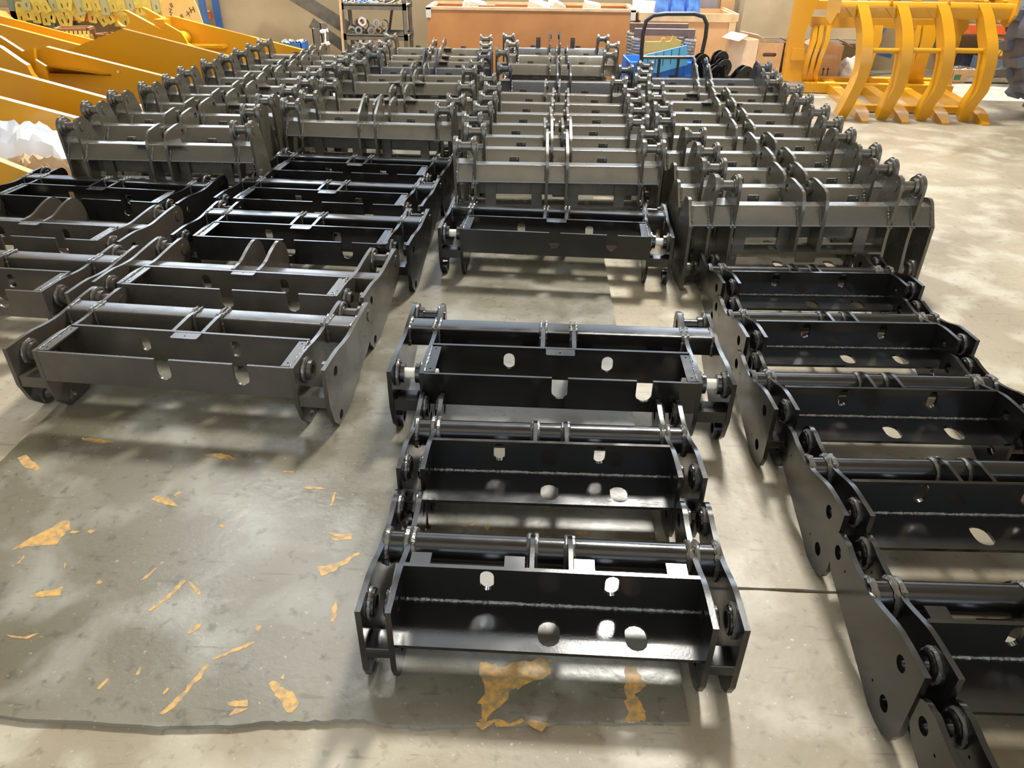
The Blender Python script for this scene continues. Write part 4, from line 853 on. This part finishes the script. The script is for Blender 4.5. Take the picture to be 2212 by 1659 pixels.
MB().prism(rounded([(-.07, -.075), (.045, -.075), (.075, .0), (.045, .065), (-.045, .065), (-.07, .03)], .015), [], b.x - a.x, lambda u, v, w: (a.x + w, a.y + u, z + v)).obj('clamp_beam', YEL, gr)
for s, e in ((-1, a), (1, b)):
    MB().prism([(-.17, -.03), (-.06, -.14), (.12, -.10), (.18, .06), (.1, .16), (-.14, .16)], [], .025, lambda u, v, w, e=e: (e.x - .012 + w, e.y + u, z + v)).obj('end_plate', YEL, gr)
# rear frame
def pl_g(name, P, Y, t_): 
    Q = [gpt(x, y, Y) for x, y in P]; y0 = sum(q.y for q in Q) / len(Q)
    MB().prism([(q.x, max(q.z, .11)) for q in Q], [], t_, lambda u, v, w: (u, y0 + w, v)).obj(name, YEL, gr)
YB = 9.5
pl_g('side_cheek', [(1722, -12), (1778, -12), (1765, 8), (1752, 40), (1740, 70), (1736, 110), (1733, 190), (1688, 190), (1700, 110), (1712, 50)], YB, .10)
pl_g('cross_rail', [(1755, 36), (2080, 44), (2080, 62), (1755, 60)], YB + .1, .10)
pl_g('cheek_plate', [(1712, 105), (1738, 105), (1736, 130), (1708, 130)], YB - .03, .06)
for k, (xa, xb) in enumerate(((1760, 1737), (1772, 1750), (1788, 1762), (1895, 1868), (1982, 1965), (1996, 1972), (2010, 1985), (2070, 2050))):
    C = [gpt(xa, 58, YB + .12), gpt(xa - 4, 90, YB + .04), gpt((xa + xb) / 2 - 5, 125, YB), gpt(xb - 2, 160, YB + .02), gpt(xb, 188, YB + .08)]
    for c in C: c.z = max(c.z, .05)
    boxsweep(C, .05 if k not in (3, 6) else .10, .09).obj('rear_rib', YEL, gr)
pl_g('side_cheek', [(2050, 30), (2100, 0), (2092, 60), (2075, 80), (2058, 98), (2052, 60)], YB - .2, .06)
for k, (xa, ya, xb, yb) in enumerate(((1905, -12, 1925, 10), (1990, -14, 1976, 12), (2065, -14, 2110, 12), (2140, -16, 2118, 14), (2150, -14, 2172, 14))):
    p0 = gpt(xa, ya, 8.35); p1 = gpt(xb, yb, 8.15); boxsweep([p0, p0.lerp(p1, .5), p1], .09, .10).obj('lift_lug', YEL, gr)
for px in (1922, 2045): q = gpt(px, 9, 8.06); MB().tube([(q.x, q.y - .03, q.z), (q.x, q.y - .03, q.z + .03)], .014, 10).obj('grease_point', YEL, gr)
MB().box2((-.75, 1.9, z * .86), (.95, 2.02, z * .86 + .09)).obj('upper_link_beam', YEL, gr)
for x in (-.45, .7): boxsweep([Vector((x, 1.95, z * .9)), Vector((x, 1.2, z * 1.12)), Vector((x, .36, z + .02))], .07, .11).obj('lift_arm', YEL, gr)

# ------------------------------------------------------------------ tyre at the right edge
ty = thing('wheel', 'large grey lugged tyre cut by the right edge of the photo', 'wheel', (5.47, 8.05, .80)); ty.scale = (1.22, 1, 1.22)
MB().lathe((0, -.02, 0), (0, 1, 0), [(0, .32), (.0, .56), (.05, .61), (.40, .61), (.45, .56), (.45, .32)], 48).obj('carcass', TYRE, ty)
MB().lathe((0, .03, 0), (0, 1, 0), [(0, .05), (0, .33), (.36, .33), (.36, .05)], 32).obj('rim', mat('rim_paint', (.5, .45, .3), .5), ty)
for k in range(18):
    q = 2 * pi * k / 18; R = Matrix.Rotation(-q, 3, 'Y')
    for s in (0, 1):
        qq = q + s * pi / 18; R = Matrix.Rotation(-qq, 3, 'Y'); V = [Vector(v) for v in ((.59, -.03 + s * .23, -.055), (.59, .22 + s * .23, -.02), (.59, .22 + s * .23, .045), (.59, -.03 + s * .23, .03), (.655, -.02 + s * .23, -.05), (.655, .21 + s * .23, -.015), (.655, .21 + s * .23, .04), (.655, -.02 + s * .23, .025))]
        MB().add([R @ v for v in V], [(0, 1, 2, 3), (7, 6, 5, 4), (0, 4, 5, 1), (1, 5, 6, 2), (2, 6, 7, 3), (3, 7, 4, 0)]).obj('tread_lug', TYRE, ty)
